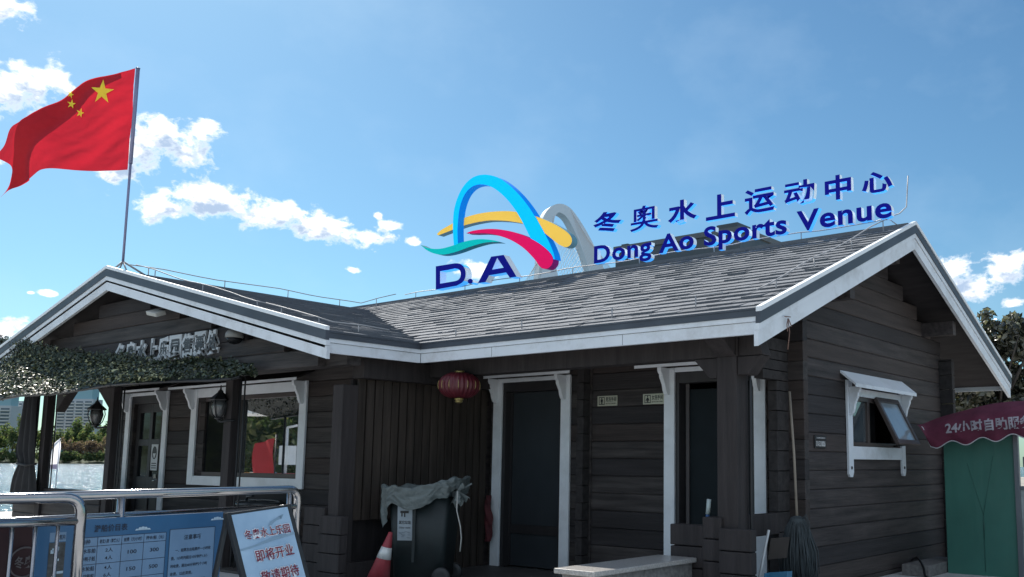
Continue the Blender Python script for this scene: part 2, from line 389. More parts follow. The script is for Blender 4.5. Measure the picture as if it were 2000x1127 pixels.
dzw = [on('y', YD, 366, 780), on('y', YD, 590, 940)]
WINL = (on('y', YD, 398, 850)[0], on('y', YD, 585, 850)[0], 1.00, 2.17)
DDR = (on('y', YD, 262, 800)[0], on('y', YD, 316, 800)[0], 0, 2.24)
logs(dw, 'x', YD, 1, -15.95, -8.75, 0, 3.3, J1-.02, holes=(WINL, DDR), limit=lambda z: (XRI-(ZRL-.17-z)/SL, XRI+(ZRL-.17-z)/SL))
dw.build('porch_wall', [LOGX, ENDG, LOGX2, LOGX3], cab, bevel=.004)
pg = MB()
logs(pg, 'x', YG, 1, -17.9, -8.72, 2.31, 3.7, 2.31, limit=lambda z: (XRI-(ZRL-.19-z)/SL, XRI+(ZRL-.19-z)/SL))
pg.box(-17.9, -8.35, YG+.10, YG+.28, 2.315, 2.45, 0)
pg.build('porch_gable', [LOGX, ENDG, LOGX2, LOGX3], cab, bevel=.004)
bw = MB(); bw.box(-15.95, -15.8, YD+.1, 13.0, 0, 3.05); bw.box(-15.9, XG-.11, 12.9, 13.0, 0, 2.9); bw.box(-8.75, -8.65, YD+.1, YM+.1, 0, 2.4)
bw.box(-8.6, XG-.12, 10.1, 10.2, 0, 2.6, 0)
bw.build('back_wall', [LOGY], cab)
# porch ceiling boards just under the roof are the roof's own underside
# ---- roof: four planes with shingle courses
rf = MB(); TH = .15
def slab(poly, zf, m=0):
    top = [(x, y, zf(x, y)-.012) for x, y in poly]; rf.prism(top, (0, 0, -TH), 0, 1, 1)
YV = YRI-(ZRI-ZRL)/SM
slab([(XR, YE), (XR, YRI), (XRI, YRI), (XRI, YV), (XE, YE)], lambda x, y: zmain(y))
slab([(XRI, YRI), (-20.5, YRI), (-20.5, YE), (-18.42, YE), (XRI, YV)], lambda x, y: zmain(y))
slab([(XR, YRI), (XR, 14.506), (-20.5, 14.506), (-20.5, YRI)], lambda x, y: zmain(y))
slab([(XE, YR), (XE, YE), (XRI, YV), (XRI, YR)], lambda x, y: zleft(x))
slab([(-18.42, YR), (XRI, YR), (XRI, YV), (-18.42, YE)], lambda x, y: zleft(x))
def inside(poly, a, b):
    c = False; n = len(poly)
    for i in range(n):
        x0, y0 = poly[i]; x1, y1 = poly[(i+1) % n]
        if (y0 > b) != (y1 > b) and a < (x1-x0)*(b-y0)/(y1-y0)+x0: c = not c
    return c
def shingle(o, u, v, Lu, Hv, ok, expo=.186):
    o, u, v = (np.array(t, float) for t in (o, u, v)); n = np.cross(u, v); n /= np.linalg.norm(n)
    if n[2] < 0: n = -n
    rows = int(Hv/expo)+1
    for r in range(rows):
        s0 = r*expo-.03; a = -random.uniform(0, .3)
        while a < Lu:
            wd = random.choice((.16, .2, .26, .31, .36)); a1 = min(a+wd, Lu); a0 = max(a, 0); a += wd
            if a1-a0 < .03: continue
            if not ok((a0+a1)/2, s0+expo*.55): continue
            drop = random.choice((0, 0, 0, .0, .0, .022, .012)); lift = random.choice((.013, .014, .015, .016, .017, .018, .023))+(.008 if drop > .015 else 0)
            lo = max(s0-drop+random.uniform(-.004, .004), -.02); hi = min(s0+expo+.02, Hv)
            l2 = lift+random.uniform(-.0015, .0015)
            p0 = o+u*a0+v*lo; p1 = o+u*a1+v*lo; p2 = o+u*a1+v*hi; p3 = o+u*a0+v*hi
            q = [p0, p1, p1+n*l2, p0+n*lift, p2+n*.001, p3+n*.001]
            rf.add(q, [(0, 1, 2, 3), (3, 2, 4, 5), (0, 3, 5), (1, 4, 2)], random.choice((2, 2, 2, 3, 4)))
lm = math.hypot(YRI-YE, ZRI-ZE); vm = ((0, (YRI-YE)/lm, (ZRI-ZE)/lm))
def ok_front(a, s):
    y = YE+s*vm[1]; x = -20.4+a
    if x > XRI: return x > XE+(XRI-XE)*(y-YE)/(YV-YE)-.05 if y < YV else True
    return x < -18.42+(XRI+18.42)*(y-YE)/(YV-YE) if y < YV else True
shingle((-20.4, YE, ZE), (1, 0, 0), vm, 20.4+XR-.03, lm, ok_front)
ll = math.hypot(XE-XRI, ZRL-ZE); vl = (-(XE-XRI)/ll, 0, (ZRL-ZE)/ll)
def ok_side(a, s):
    x = XE+s*vl[0]; y = YR+a
    return y < YE+(YV-YE)*(XE-x)/(XE-XRI)+.05
shingle((XE, YR+.03, ZE), (0, 1, 0), vl, YV-YR, ll, ok_side)
rf.box(XRI-.12, XRI+.12, YR+.02, YV+.1, ZRL-.03, ZRL+.004, 2); rf.box(-20.4, XR-.03, YRI-.12, YRI+.12, ZRI-.04, ZRI+.004, 2)
roof = rf.build('roof', [SHING, SOFF, SHING, SHINGD, SHINGL], cab)
# trim round the roof edge: dark metal edge, white upper board, white lower board
def rake(mb, A, B, nrm, dz=(0, .012, .115, .172, .31), top=True):
    "sloping boards from A to B (points on the roof surface); nrm points outwards"
    A, B, n = (np.array(t, float) for t in (A, B, nrm)); d = B-A
    for (za, zb, off, th, m) in ((-.03, dz[1], .030, .05, 2), (dz[1], dz[2], .022, .045, 1), (dz[2], dz[3], .012, .05, 0), (dz[3]+.004, dz[4], .0, .04, 0)):
        o = A+n*(off-th)-np.array((0, 0, zb)); mb.obox(o, d, n*th, (0, 0, zb-za), m)
FA = [WHITE, FLASH, DRIP]
ef = MB()
def eave(mb, A, B, n):
    A, B, n = (np.array(t, float) for t in (A, B, n)); d = B-A; A = A+n*.008
    for (za, zb, off, th, m) in ((-.012, .004, .03, .06, 1), (.004, .062, .022, .05, 1), (.062, .105, .012, .05, 0), (.109, .212, .0, .04, 0)):
        mb.obox(A+n*(off-th)-np.array((0, 0, zb)), d, n*th, (0, 0, zb-za), m)
eave(ef, (XE+.012, YE, ZE), (XR-.02, YE, ZE), (0, -1, 0)); eave(ef, (XE, YR+.02, ZE), (XE, YE-.012, ZE), (1, 0, 0))
eave(ef, (XR-.02, 14.506, ZE), (-20.4, 14.506, ZE), (0, 1, 0)); eave(ef, (-18.42, YE, ZE), (-18.42, YR+.02, ZE), (-1, 0, 0))
for xs_ in (-5.35, -7.1): ef.box(xs_-.002, xs_+.002, YE-.0095, YE+.01, ZE-.21, ZE-.11, 1)
ef.build('eave_board', FA, roof)
for nm, A, B, n in (('rake_board', (XR, YE-.035, ZE-.01), (XR, YRI, ZRI+.012), (1, 0, 0)), ('rake_board', (XR, 14.54, ZE-.01), (XR, YRI, ZRI+.012), (1, 0, 0)),
                    ('rake_board', (XE+.035, YR, ZE+.03), (XRI, YR, ZRL+.035), (0, -1, 0)), ('rake_board', (-18.45, YR, ZE+.03), (XRI, YR, ZRL+.035), (0, -1, 0))):
    r = MB(); rake(r, A, B, n); r.build(nm, FA, roof)
# ---- posts, beams, low log parapets, rail, lattice
def porch_post(x0, x1, y0, y1, z1, pipe=True, two=True):
    q = MB(); q.box(x0, x1, y0, y1, 0, z1, 0)
    if pipe: q.tube([(x1+.03, y1-.02, 0.02), (x1+.03, y1-.02, z1)], .014, 8, 1); (q.tube([(x1+.12, y1-.02, 0.02), (x1+.12, y1-.02, z1)], .011, 6, 1) if two else None)
    q.build('porch_post', [POST, IRON], cab, bevel=.008)
porch_post(-4.52, -4.31, 7.30, 7.51, 2.27, True, False)
for a, b, pp in ((76, 85, True), (205, 214, True), (433, 447, True)): porch_post(on('y', 6.1, a, 880)[0], on('y', 6.1, b, 880)[0], 6.1, 6.21, 2.31, pp)
porch_post(-8.72, -8.54, 6.16, 6.36, 2.12, False)
def beam(*boxes, prisms=()):
    q = MB()
    for bx in boxes: q.box(*bx)
    for pts, v in prisms: q.prism(pts, v)
    q.build('porch_beam', [POST], cab, bevel=.006)
beam((-8.60, -4.30, 7.30, 7.50, 2.27, 2.50))
beam((-8.66, -8.46, 6.36, YM, 2.2, 2.42))
def corbel(pts, v):
    q = MB(); q.prism(pts, v); q.build('corbel', [POST], cab, bevel=.006)
corbel([(-4.515, 7.29, 2.27), (-4.515, 6.99, 2.47), (-4.515, 6.99, 2.56), (-4.515, 7.29, 2.56)], (.2, 0, 0))
corbel([(-4.78, 7.31, 2.265), (-4.525, 7.31, 2.265), (-4.525, 7.31, 2.08), (-4.60, 7.31, 2.08)], (0, .18, 0))
corbel([(-4.305, 7.31, 2.265), (-4.06, 7.31, 2.265), (-4.2, 7.31, 2.10), (-4.305, 7.31, 2.10)], (0, .18, 0))
corbel([(-4.295, 7.32, 2.27), (-4.05, 7.32, 2.27), (-4.12, 7.32, 2.50), (-4.295, 7.32, 2.50)], (0, .16, 0))
for x in (-15.75, -13.95):
    corbel([(x, 6.13, 2.31), (x+.42*(1 if x < -14.5 else -1), 6.13, 2.31), (x, 6.13, 2.0)], (0, .14, 0))
pp = MB()
endlogs(pp, -5.04, -4.64, 7.30, 7.42, 0, .745, .745-4*PITCH, m=0); endlogs(pp, -4.66, -4.46, 7.26, 7.44, 0, .825, .825-5*PITCH, m=0); endlogs(pp, -4.46, -4.13, 7.22, 7.32, 0, .735, .735-4*PITCH, m=0)
pp.build('porch_parapet', [POST, ENDG], cab, bevel=.01)
pp = MB(); endlogs(pp, -9.12, -8.74, 6.14, 6.26, 0, .80, .80-5*PITCH, m=0); endlogs(pp, -8.78, -8.40, 6.10, 6.2, 0, .72, .72-4*PITCH, m=0); endlogs(pp, -8.62, -8.50, 6.2, 7.0, 0, .22, .22-2*PITCH, m=0)
pp.build('porch_parapet', [POST, ENDG], cab, bevel=.01)
pp = MB(); logs(pp, 'x', 6.14, 1, -17.1, -14.05, 0, .84, .05); logs(pp, 'x', 6.14, 1, -13.0, -11.0, 0, .62, .05)
pp.build('porch_parapet', [LOGX, ENDG, LOGX2, LOGX3], cab, bevel=.006)
fl_b = MB(); fl_b.box(-18, -8.62, 6.0, 7.1, .0, .03); fl_b.build('porch_floor', [mat('floor_boards', (.05, .045, .042), .7, var=.3, scale=(2, 12, 2))], cab)
fl_b = MB(); fl_b.box(-8.58, -4.35, 7.15, YM, .0, .022); fl_b.build('porch_floor', [mat('floor_slate', (.07, .068, .068), .6, var=.25)], cab)
rl = MB(); rl.box(-4.47, -4.38, 7.51, YM-.23, .63, .83); rl.build('porch_rail', [POST], cab, bevel=.008)
la = MB(); y = 6.40
while y < YM-.12:
    wd = random.uniform(.092, .104); zt = 2.2+random.uniform(-.006, .006); zb = .655 if y < 6.95 else .02
    la.box(-8.62+random.uniform(-.004, .004), -8.595+random.uniform(-.004, .004), y, y+wd, zb, zt, 0); y += .117
la.box(-8.66, -8.622, 6.38, YM-.02, 2.0, 2.06, 1); la.box(-8.66, -8.622, 6.38, YM-.02, .9, .96, 1); la.box(-8.72, -8.68, 6.38, YM-.02, .02, 2.2, 1)
lat = la.build('lattice_screen', [LATT, SOFF], cab, bevel=.003)
# ---- doors
def hood(name, ax, p, s, a0, a1, zt, zf, d, parent, mats, th=.022):
    "sloping board roof over an opening: wall line at height zt, front edge at zf, projecting d towards s; two scrolled brackets"
    q = MB(); v = np.array((0, s*d, zf-zt)) if ax == 'x' else np.array((s*d, 0, zf-zt)); l = np.linalg.norm(v)
    o = np.array((a0, p, zt)) if ax == 'x' else np.array((p, a0, zt)); u = np.array((a1-a0, 0, 0)) if ax == 'x' else np.array((0, a1-a0, 0))
    q.obox(o, u, v, (0, 0, th), 0)
    e = o+v; q.obox(e-(0, 0, .012), u, v/l*.012, (0, 0, th+.012), 1)
    h = q.build('hood', mats, parent)
    return h
def bracket(ax, p, s, a, z, d, hgt, parent, m, wd=.045):
    prof = [(0, 0), (d, 0), (d, -.035), (d*.92, -.06), (d*.80, -.075), (d*.78, -hgt*.35), (d*.62, -hgt*.5), (d*.5, -hgt*.62), (d*.42, -hgt*.8), (d*.30, -hgt*.93), (d*.12, -hgt), (0, -hgt*.97)]
    q = MB()
    pts = [((a, p+s*x, z+y) if ax == 'x' else (p+s*x, a, z+y)) for x, y in prof]
    q.prism(pts, (wd, 0, 0) if ax == 'x' else (0, wd, 0)); q.build('bracket', m, parent, bevel=.004)
def doorway(label, hole, p, xl, xr, trim_w, top, panel, mats_trim, hood_m):
    fr = MB()
    fr.box(xl, xl+trim_w, p-.035, p-.004, 0.02, top); fr.box(xr-trim_w, xr, p-.035, p-.004, 0.02, top); fr.box(xl+trim_w, xr-trim_w, p-.03, p-.004, top-.05, top)
    f = fr.build('door_frame', mats_trim, cab, bevel=.004)
    if label: f['label'] = label
    jm = MB(); x0, x1 = xl+trim_w-.005, xr-trim_w+.005
    jm.box(x0, x0+.05, p-.002, p+.13, .02, top-.05); jm.box(x1-.05, x1, p-.002, p+.13, .02, top-.05); jm.box(x0+.05, x1-.05, p-.002, p+.13, top-.17, top-.05)
    jm.build('door_jamb', [DARKP], f, bevel=.003)
    hood('hood', 'x', p-.005, -1, xl-.22, xr+.20, top+.10, top+.002, .27, f, hood_m)
    for a in (xl+.03, xr-trim_w+.035): bracket('x', p-.036, -1, a, top-.005, .17, .30, f, mats_trim, .05)
    return f, x0+.05, x1-.05
DOORM = mat('painted_door_panel', (.036, .043, .050), .4, var=.12, scale=(3, 3, 2))
f, x0, x1 = doorway('door frame standing between the lattice and the restroom signs', MD, YM, on('y', YM, 968, 760)[0], on('y', YM, 1117, 760)[0], .145, 2.335, None, [TRIM], [SOFF, TRIM])
q = MB(); q.box(x0, x1, YM+.115, YM+.14, .03, 2.16); q.build('door_panel', [DOORM], f)
q = MB(); q.box(x0, x1, YM+.095, YM+.113, .42, .53); q.box(x0, x0+.03, YM+.09, YM+.113, .03, 2.16); q.box(x1-.03, x1, YM+.09, YM+.113, .03, 2.16); q.build('door_rail', [DARKP], f)
f, x0, x1 = doorway('door frame behind the corner post', WD, YM, on('y', YM, 1300, 760)[0], on('y', YM, 1497, 760)[0], .135, 2.335, None, [TRIM], [SOFF, TRIM])
q = MB(); q.box(x0, x1, YM+.125, YM+.15, .03, 2.10); q.build('door_panel', [mat('dark_teal_door', (.007, .012, .015), .6, var=.15, spec=.2)], f)
q = MB(); q.box(x0+.02, x0+.06, YM+.1, YM+.12, .03, 2.16); q.build('door_edge', [mat('door_edge', (.10, .09, .09), .5)], f)
# porch door with panes
xl, xr = on('y', YD, 246, 860)[0], on('y', YD, 331, 800)[0]
f, x0, x1 = doorway('door frame holding the panelled glass door', DDR, YD, xl, xr, .13, 2.33, None, [TRIM], [SOFF, TRIM])
dl = MB(); st = (x1-x0)
def leaf(mb, x0, x1, y0, y1):
    w_ = (x1-x0)
    for a, b in ((0, .13), (.455, .545), (.87, 1.0)): mb.box(x0+a*w_, x0+b*w_, y0, y1, .05, 2.16)
    for a, b in ((.05, .18), (.84, 1.02), (1.50, 1.60), (2.02, 2.16)):
        mb.box(x0+.13*w_, x0+.455*w_, y0, y1, a, b); mb.box(x0+.545*w_, x0+.87*w_, y0, y1, a, b)
    for s0 in (.13, .545): mb.box(x0+s0*w_+.02, x0+(s0+.325)*w_-.02, y0+.012, y1-.01, .2, .82)
leaf(dl, x0, x1, YD+.06, YD+.105); door = dl.build('door_leaf', [DARKP], f, bevel=.004)
q = MB()
for s0 in (.13, .545): q.box(x0+s0*st, x0+(s0+.325)*st, YD+.085, YD+.092, 1.02, 2.02)
q.build('door_pane', [GLASSD], f)
q = MB(); q.box(x1-.085, x1-.045, YD+.045, YD+.062, .78, 1.05); q.tube([(x1-.065, YD+.05, .98), (x1-.065, YD+.0, .98), (x1-.19, YD-.005, .96)], .011, 8); q.box(x1-.22, x1-.14, YD+.02, YD+.06, 1.0, 1.06)
q.build('handle', [STEEL], f)
# sticker on the door pane
q = MB(); sx0, sx1 = x0+.585*st, x0+.80*st; sz0, sz1 = 1.12, 1.52
q.box(sx0, sx1, YD+.053, YD+.056, sz0, sz1, 0); mx_ = (sx0+sx1)/2; r_ = (sx1-sx0)*.36
q.add([(mx_+r_*math.cos(a)*(1 if k % 2 == 0 else .97), YD+.0515, sz0+.27+.10*math.sin(a)) for k, a in enumerate(np.linspace(0, 2*math.pi, 20, endpoint=False))], [tuple(range(19, -1, -1))], 1)
q.add([(mx_-r_*.6, YD+.0505, sz0+.26), (mx_+r_*.6, YD+.0505, sz0+.26), (mx_+r_*.15, YD+.0505, sz0+.19), (mx_-r_*.15, YD+.0505, sz0+.19)], [(0, 1, 2, 3)], 0)
for i in range(3): q.add([(sx0+.03, YD+.0515, sz0+.03+i*.035), (sx1-.03, YD+.0515, sz0+.03+i*.035), (sx1-.03, YD+.0515, sz0+.045+i*.035), (sx0+.03, YD+.0515, sz0+.045+i*.035)], [(0, 1, 2, 3)], 1)
q.build('sticker', [mat('sticker_white', (.55, .56, .57), .5), IRON], f)
# porch window: left narrow light, post in front, large mirror pane on the right
xl, xr = on('y', YD, 372, 880)[0], on('y', YD, 600, 830)[0]
ZT, ZB = 2.32, 0.93
wf = MB(); tw = .15
wf.box(xl, xl+tw, YD-.035, YD-.004, ZB, ZT); wf.box(xr-tw, xr, YD-.035, YD-.004, ZB, ZT); wf.box(xl+tw, xr-tw, YD-.03, YD-.004, ZT-.13, ZT); wf.box(xl+tw, xr-tw, YD-.03, YD-.004, ZB, ZB+.13)
win = wf.build('window_frame', [TRIM], cab, bevel=.004); win['label'] = 'wide pale frame of the porch window'
sb = MB(); y0, y1 = YD, YD+.06; a, b = xl+tw, xr-tw; mid = a+(b-a)*.40
for q0, q1 in ((a, mid-.02), (mid+.02, b)):
    sb.box(q0, q0+.06, y0, y1, ZB+.13, ZT-.13); sb.box(q1-.06, q1, y0, y1, ZB+.13, ZT-.13); sb.box(q0+.06, q1-.06, y0, y1, ZB+.13, ZB+.19); sb.box(q0+.06, q1-.06, y0, y1, ZT-.19, ZT-.13)
sb.build('window_sash', [BROWNF], win, bevel=.003)
q = MB(); q.box(a+.06, mid-.08, YD+.03, YD+.036, ZB+.19, ZT-.19); q.build('window_pane', [GLASSD], win)
q = MB(); q.box(mid+.08, b-.06, YD+.03, YD+.036, ZB+.19, ZT-.19); q.build('window_pane', [MIRR], win)
hood('hood', 'x', YD-.005, -1, xl-.24, xr+.12, ZT+.12, ZT+.002, .26, win, [SOFF, TRIM])
for aa in (xl+.04, xr-tw+.05): bracket('x', YD-.036, -1, aa, ZT-.005, .16, .30, win, [TRIM], .05)
q = MB(); q.box(-9.8, -8.9, YD-.05, YD-.002, .84, .875); q.build('window_sill', [TRIM], win)
# gable window
gwf = MB(); X = XG
for y0, y1 in ((9.80, 9.925), (11.385, 11.50)):
    gwf.prism([(X+.004, y0, 1.19), (X+.004, y0+.03, 1.157), (X+.004, y1-.03, 1.157), (X+.004, y1, 1.21), (X+.004, y1, 2.24), (X+.004, y0, 2.24)], (.03, 0, 0))
gwf.box(X+.004, X+.03, 9.927, 11.383, 1.355, 1.50); gwf.box(X+.004, X+.03, 9.927, 11.383, 2.07, 2.16)
gwin = gwf.build('window_frame', [WHITE], cab, bevel=.004); gwin['label'] = 'white scrolled frame of the gable window with its tilted sash'
for y in (9.86, 11.44):
    q = MB(); q.lathe((X+.037, y, 1.26), [(.018, -.004), (.018, .004)], 10, axis=np.array([[0, 0, 1], [1, 0, 0], [0, 1, 0.0]]))
    q.build('bolt_hole', [IRON], gwin)
h = hood('hood', 'y', X+.005, 1, 9.675, 11.52, 2.31, 2.165, .175, gwin, [WHITE, WHITE], .028)
for a in (9.83, 11.40): bracket('y', X+.036, 1, a, 2.165, .13, .32, gwin, [WHITE], .05)
sb = MB(); ym = on('x', X, 1697, 820)[1]
sb.box(X-.06, X-.0, 9.927, 9.975, 1.50, 2.07); sb.box(X-.06, X, 11.335, 11.383, 1.50, 2.07); sb.box(X-.06, X, 9.975, 11.335, 1.50, 1.55); sb.box(X-.06, X, 9.975, 11.335, 2.02, 2.07); sb.box(X-.06, X, ym-.03, ym+.03, 1.55, 2.02)
sb.build('window_sash', [BROWNF], gwin, bevel=.003)
q = MB(); q.box(X-.035, X-.03, 9.975, ym-.03, 1.55, 2.02); q.build('window_pane', [mat('gable_glass', (.06, .075, .085), .06, spec=1.0, ior=2.0, var=.2)], gwin)
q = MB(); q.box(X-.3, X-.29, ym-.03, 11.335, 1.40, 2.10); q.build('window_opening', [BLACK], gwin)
# tilted sash: hinged at the top, bottom pushed outwards
ts = MB(); th_ = math.radians(26); e = np.array((math.sin(th_), 0, -math.cos(th_))); nn_ = np.array((math.cos(th_), 0, math.sin(th_)))
ya, yb = 10.562, 11.249; o0 = np.array((X+.012, ya, 2.07)); Ls = .61; fw_ = .058
for (s0, s1, t0, t1) in ((0, fw_, 0, yb-ya), (Ls-fw_, Ls, 0, yb-ya), (fw_, Ls-fw_, 0, fw_), (fw_, Ls-fw_, yb-ya-fw_, yb-ya)):
    ts.obox(o0+e*s0+np.array((0, t0, 0)), e*(s1-s0), (0, t1-t0, 0), nn_*.045, 0)
ts.build('tilted_sash', [BROWNF], gwin, bevel=.004)
q = MB(); q.obox(o0+e*fw_+np.array((0, fw_, 0))+nn_*.02, e*(Ls-2*fw_), (0, yb-ya-2*fw_, 0), nn_*.006, 0); q.build('tilted_pane', [mat('grey_pane', (.22, .26, .29), .12, spec=1.0, var=.15, scale=(2, 2, 2))], gwin)
q = MB(); q.tube([(X, yb-.05, 1.52), tuple(o0+e*(Ls-.03)+np.array((0, yb-ya-.08, 0)))], .012, 6); q.build('stay', [IRON], gwin)
# ------------------------------------------------------------------ roof sign
def smooth(pts, n=5, closed=False):
    P = [np.array(p, float) for p in pts]; outp = []
    m = len(P)
    for i in range(m if closed else m-1):
        p0 = P[(i-1) % m] if (closed or i > 0) else P[i]; p1 = P[i]; p2 = P[(i+1) % m]; p3 = P[(i+2) % m] if (closed or i+2 < m) else p2
        for k in range(n):
            t = k/n; outp.append(.5*((2*p1)+(-p0+p2)*t+(2*p0-5*p1+4*p2-p3)*t*t+(-p0+3*p1-3*p2+p3)*t**3))
    if not closed: outp.append(P[-1])
    return outp
YS = 10.62
def sgn(zx, zy, y=YS):
    "emblem drawing coordinates -> point on the sign plane above the ridge"
    return on('y', y, 800+zx*.26616, 320+zy*.26616)
def sgt(zx, zy, y=YS): return on('y', y, 1130+zx*.335, 310+zy*.335)
def face(name, c, e=.30): return mat(name, c, .6, var=.02, emit=e, spec=.15)  # emission added to keep the sign colours vivid in shade
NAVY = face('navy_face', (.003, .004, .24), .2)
SBLUE = face('blue_reflection_side', (.06, .38, .95), .6); SWHITE = face('pale_reflection_side', (.62, .72, .80), .15)  # painted reflections for the letter sides, chosen by which way each face points
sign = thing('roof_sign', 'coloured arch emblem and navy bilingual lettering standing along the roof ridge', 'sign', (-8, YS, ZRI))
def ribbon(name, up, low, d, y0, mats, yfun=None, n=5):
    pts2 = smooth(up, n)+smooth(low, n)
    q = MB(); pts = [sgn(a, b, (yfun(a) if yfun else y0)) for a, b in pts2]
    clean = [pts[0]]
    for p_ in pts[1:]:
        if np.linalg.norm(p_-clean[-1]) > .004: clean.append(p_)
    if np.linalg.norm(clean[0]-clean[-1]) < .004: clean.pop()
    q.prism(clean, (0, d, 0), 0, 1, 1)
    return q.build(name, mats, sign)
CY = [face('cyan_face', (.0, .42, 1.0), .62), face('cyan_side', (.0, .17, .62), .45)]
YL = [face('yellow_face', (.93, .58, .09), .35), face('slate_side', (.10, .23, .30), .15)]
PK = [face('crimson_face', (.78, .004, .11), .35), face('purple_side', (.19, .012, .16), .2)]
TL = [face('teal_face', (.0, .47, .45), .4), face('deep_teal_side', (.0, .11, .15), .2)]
outer = [(325, 600), (319, 520), (318, 440), (325, 345), (348, 258), (385, 180), (430, 125), (480, 92), (540, 79), (600, 85), (655, 104), (710, 140), (770, 192), (830, 258), (880, 325), (920, 388), (960, 455), (1000, 530), (1030, 590), (1056, 655), (1066, 700)]
inner = [(1000, 700), (960, 635), (915, 580), (888, 545), (860, 490), (830, 430), (790, 360), (740, 290), (680, 226), (620, 180), (565, 156), (510, 151), (458, 168), (415, 208), (385, 265), (365, 335), (355, 420), (351, 500), (355, 596)]
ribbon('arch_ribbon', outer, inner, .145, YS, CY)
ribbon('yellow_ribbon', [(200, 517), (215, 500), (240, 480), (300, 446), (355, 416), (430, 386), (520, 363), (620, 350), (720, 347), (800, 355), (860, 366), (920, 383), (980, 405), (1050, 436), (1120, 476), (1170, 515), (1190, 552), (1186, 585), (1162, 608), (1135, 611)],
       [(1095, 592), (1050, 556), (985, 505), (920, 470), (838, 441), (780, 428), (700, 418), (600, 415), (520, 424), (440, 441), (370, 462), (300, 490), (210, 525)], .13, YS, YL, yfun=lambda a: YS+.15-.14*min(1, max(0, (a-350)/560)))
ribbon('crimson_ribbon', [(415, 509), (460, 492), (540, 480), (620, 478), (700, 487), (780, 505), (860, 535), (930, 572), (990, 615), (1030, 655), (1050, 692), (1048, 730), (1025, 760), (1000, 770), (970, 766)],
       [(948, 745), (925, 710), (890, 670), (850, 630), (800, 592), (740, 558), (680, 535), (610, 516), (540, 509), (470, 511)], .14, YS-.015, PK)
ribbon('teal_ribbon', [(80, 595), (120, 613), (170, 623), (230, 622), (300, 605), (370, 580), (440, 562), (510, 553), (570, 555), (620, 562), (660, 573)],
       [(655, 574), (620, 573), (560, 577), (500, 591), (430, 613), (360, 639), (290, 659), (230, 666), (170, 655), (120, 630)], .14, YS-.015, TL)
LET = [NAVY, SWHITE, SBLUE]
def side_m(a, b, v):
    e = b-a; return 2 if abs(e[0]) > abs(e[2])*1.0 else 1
def holed(outer, hole):
    "single outline with a cut joining the hole"
    return outer+[outer[0]]+hole+[hole[0]]
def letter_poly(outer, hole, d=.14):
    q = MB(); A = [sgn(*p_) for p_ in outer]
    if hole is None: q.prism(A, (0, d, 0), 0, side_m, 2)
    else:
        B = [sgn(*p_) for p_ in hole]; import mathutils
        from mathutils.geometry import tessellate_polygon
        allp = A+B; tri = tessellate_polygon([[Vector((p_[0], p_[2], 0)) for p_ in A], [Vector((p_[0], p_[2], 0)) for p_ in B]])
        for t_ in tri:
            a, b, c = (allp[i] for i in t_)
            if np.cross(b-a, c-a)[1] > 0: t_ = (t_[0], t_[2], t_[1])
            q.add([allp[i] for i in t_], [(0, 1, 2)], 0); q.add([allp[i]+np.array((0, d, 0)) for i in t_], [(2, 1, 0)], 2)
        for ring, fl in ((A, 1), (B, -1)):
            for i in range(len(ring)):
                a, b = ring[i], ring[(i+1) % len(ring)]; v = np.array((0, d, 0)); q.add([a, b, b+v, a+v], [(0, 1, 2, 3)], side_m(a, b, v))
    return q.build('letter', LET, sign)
Do = [(192, 752), (260, 741)]+[tuple(p_) for p_ in smooth([(330, 730), (368, 733), (398, 756), (412, 798), (406, 842), (384, 872), (345, 894)], 4)]+[(192, 923)]
Dh = [(224, 788), (280, 779)]+[tuple(p_) for p_ in smooth([(332, 768), (360, 774), (374, 797), (372, 830), (355, 852), (330, 861)], 4)]+[(224, 879)]
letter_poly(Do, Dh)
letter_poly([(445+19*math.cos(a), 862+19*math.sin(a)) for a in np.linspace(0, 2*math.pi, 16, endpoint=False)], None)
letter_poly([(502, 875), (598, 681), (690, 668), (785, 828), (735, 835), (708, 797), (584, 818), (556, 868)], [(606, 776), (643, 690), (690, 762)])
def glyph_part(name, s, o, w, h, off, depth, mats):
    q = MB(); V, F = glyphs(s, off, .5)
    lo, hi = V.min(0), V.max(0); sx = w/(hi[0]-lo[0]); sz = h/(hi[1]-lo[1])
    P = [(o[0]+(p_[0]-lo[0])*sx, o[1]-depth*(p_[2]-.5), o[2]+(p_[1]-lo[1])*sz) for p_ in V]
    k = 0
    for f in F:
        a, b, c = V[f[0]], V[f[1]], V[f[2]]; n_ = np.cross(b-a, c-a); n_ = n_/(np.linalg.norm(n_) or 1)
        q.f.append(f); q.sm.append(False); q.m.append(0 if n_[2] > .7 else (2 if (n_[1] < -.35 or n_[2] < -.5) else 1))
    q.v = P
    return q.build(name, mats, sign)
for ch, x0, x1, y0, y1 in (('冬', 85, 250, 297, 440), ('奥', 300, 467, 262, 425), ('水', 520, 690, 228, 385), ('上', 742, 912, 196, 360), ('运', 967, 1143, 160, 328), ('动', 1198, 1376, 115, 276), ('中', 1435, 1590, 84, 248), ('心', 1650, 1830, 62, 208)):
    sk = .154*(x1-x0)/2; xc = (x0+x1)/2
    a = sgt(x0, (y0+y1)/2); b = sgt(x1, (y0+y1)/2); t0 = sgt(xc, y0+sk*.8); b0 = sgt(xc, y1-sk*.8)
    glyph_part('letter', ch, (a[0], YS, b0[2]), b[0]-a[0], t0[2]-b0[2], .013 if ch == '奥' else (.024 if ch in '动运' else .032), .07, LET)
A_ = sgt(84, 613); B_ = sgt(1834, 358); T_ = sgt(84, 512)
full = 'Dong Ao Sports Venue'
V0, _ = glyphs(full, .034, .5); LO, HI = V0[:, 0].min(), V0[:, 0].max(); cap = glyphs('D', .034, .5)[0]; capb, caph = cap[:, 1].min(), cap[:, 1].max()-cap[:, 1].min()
kx = (B_[0]-A_[0])/(HI-LO); kz = (T_[2]-A_[2])/caph
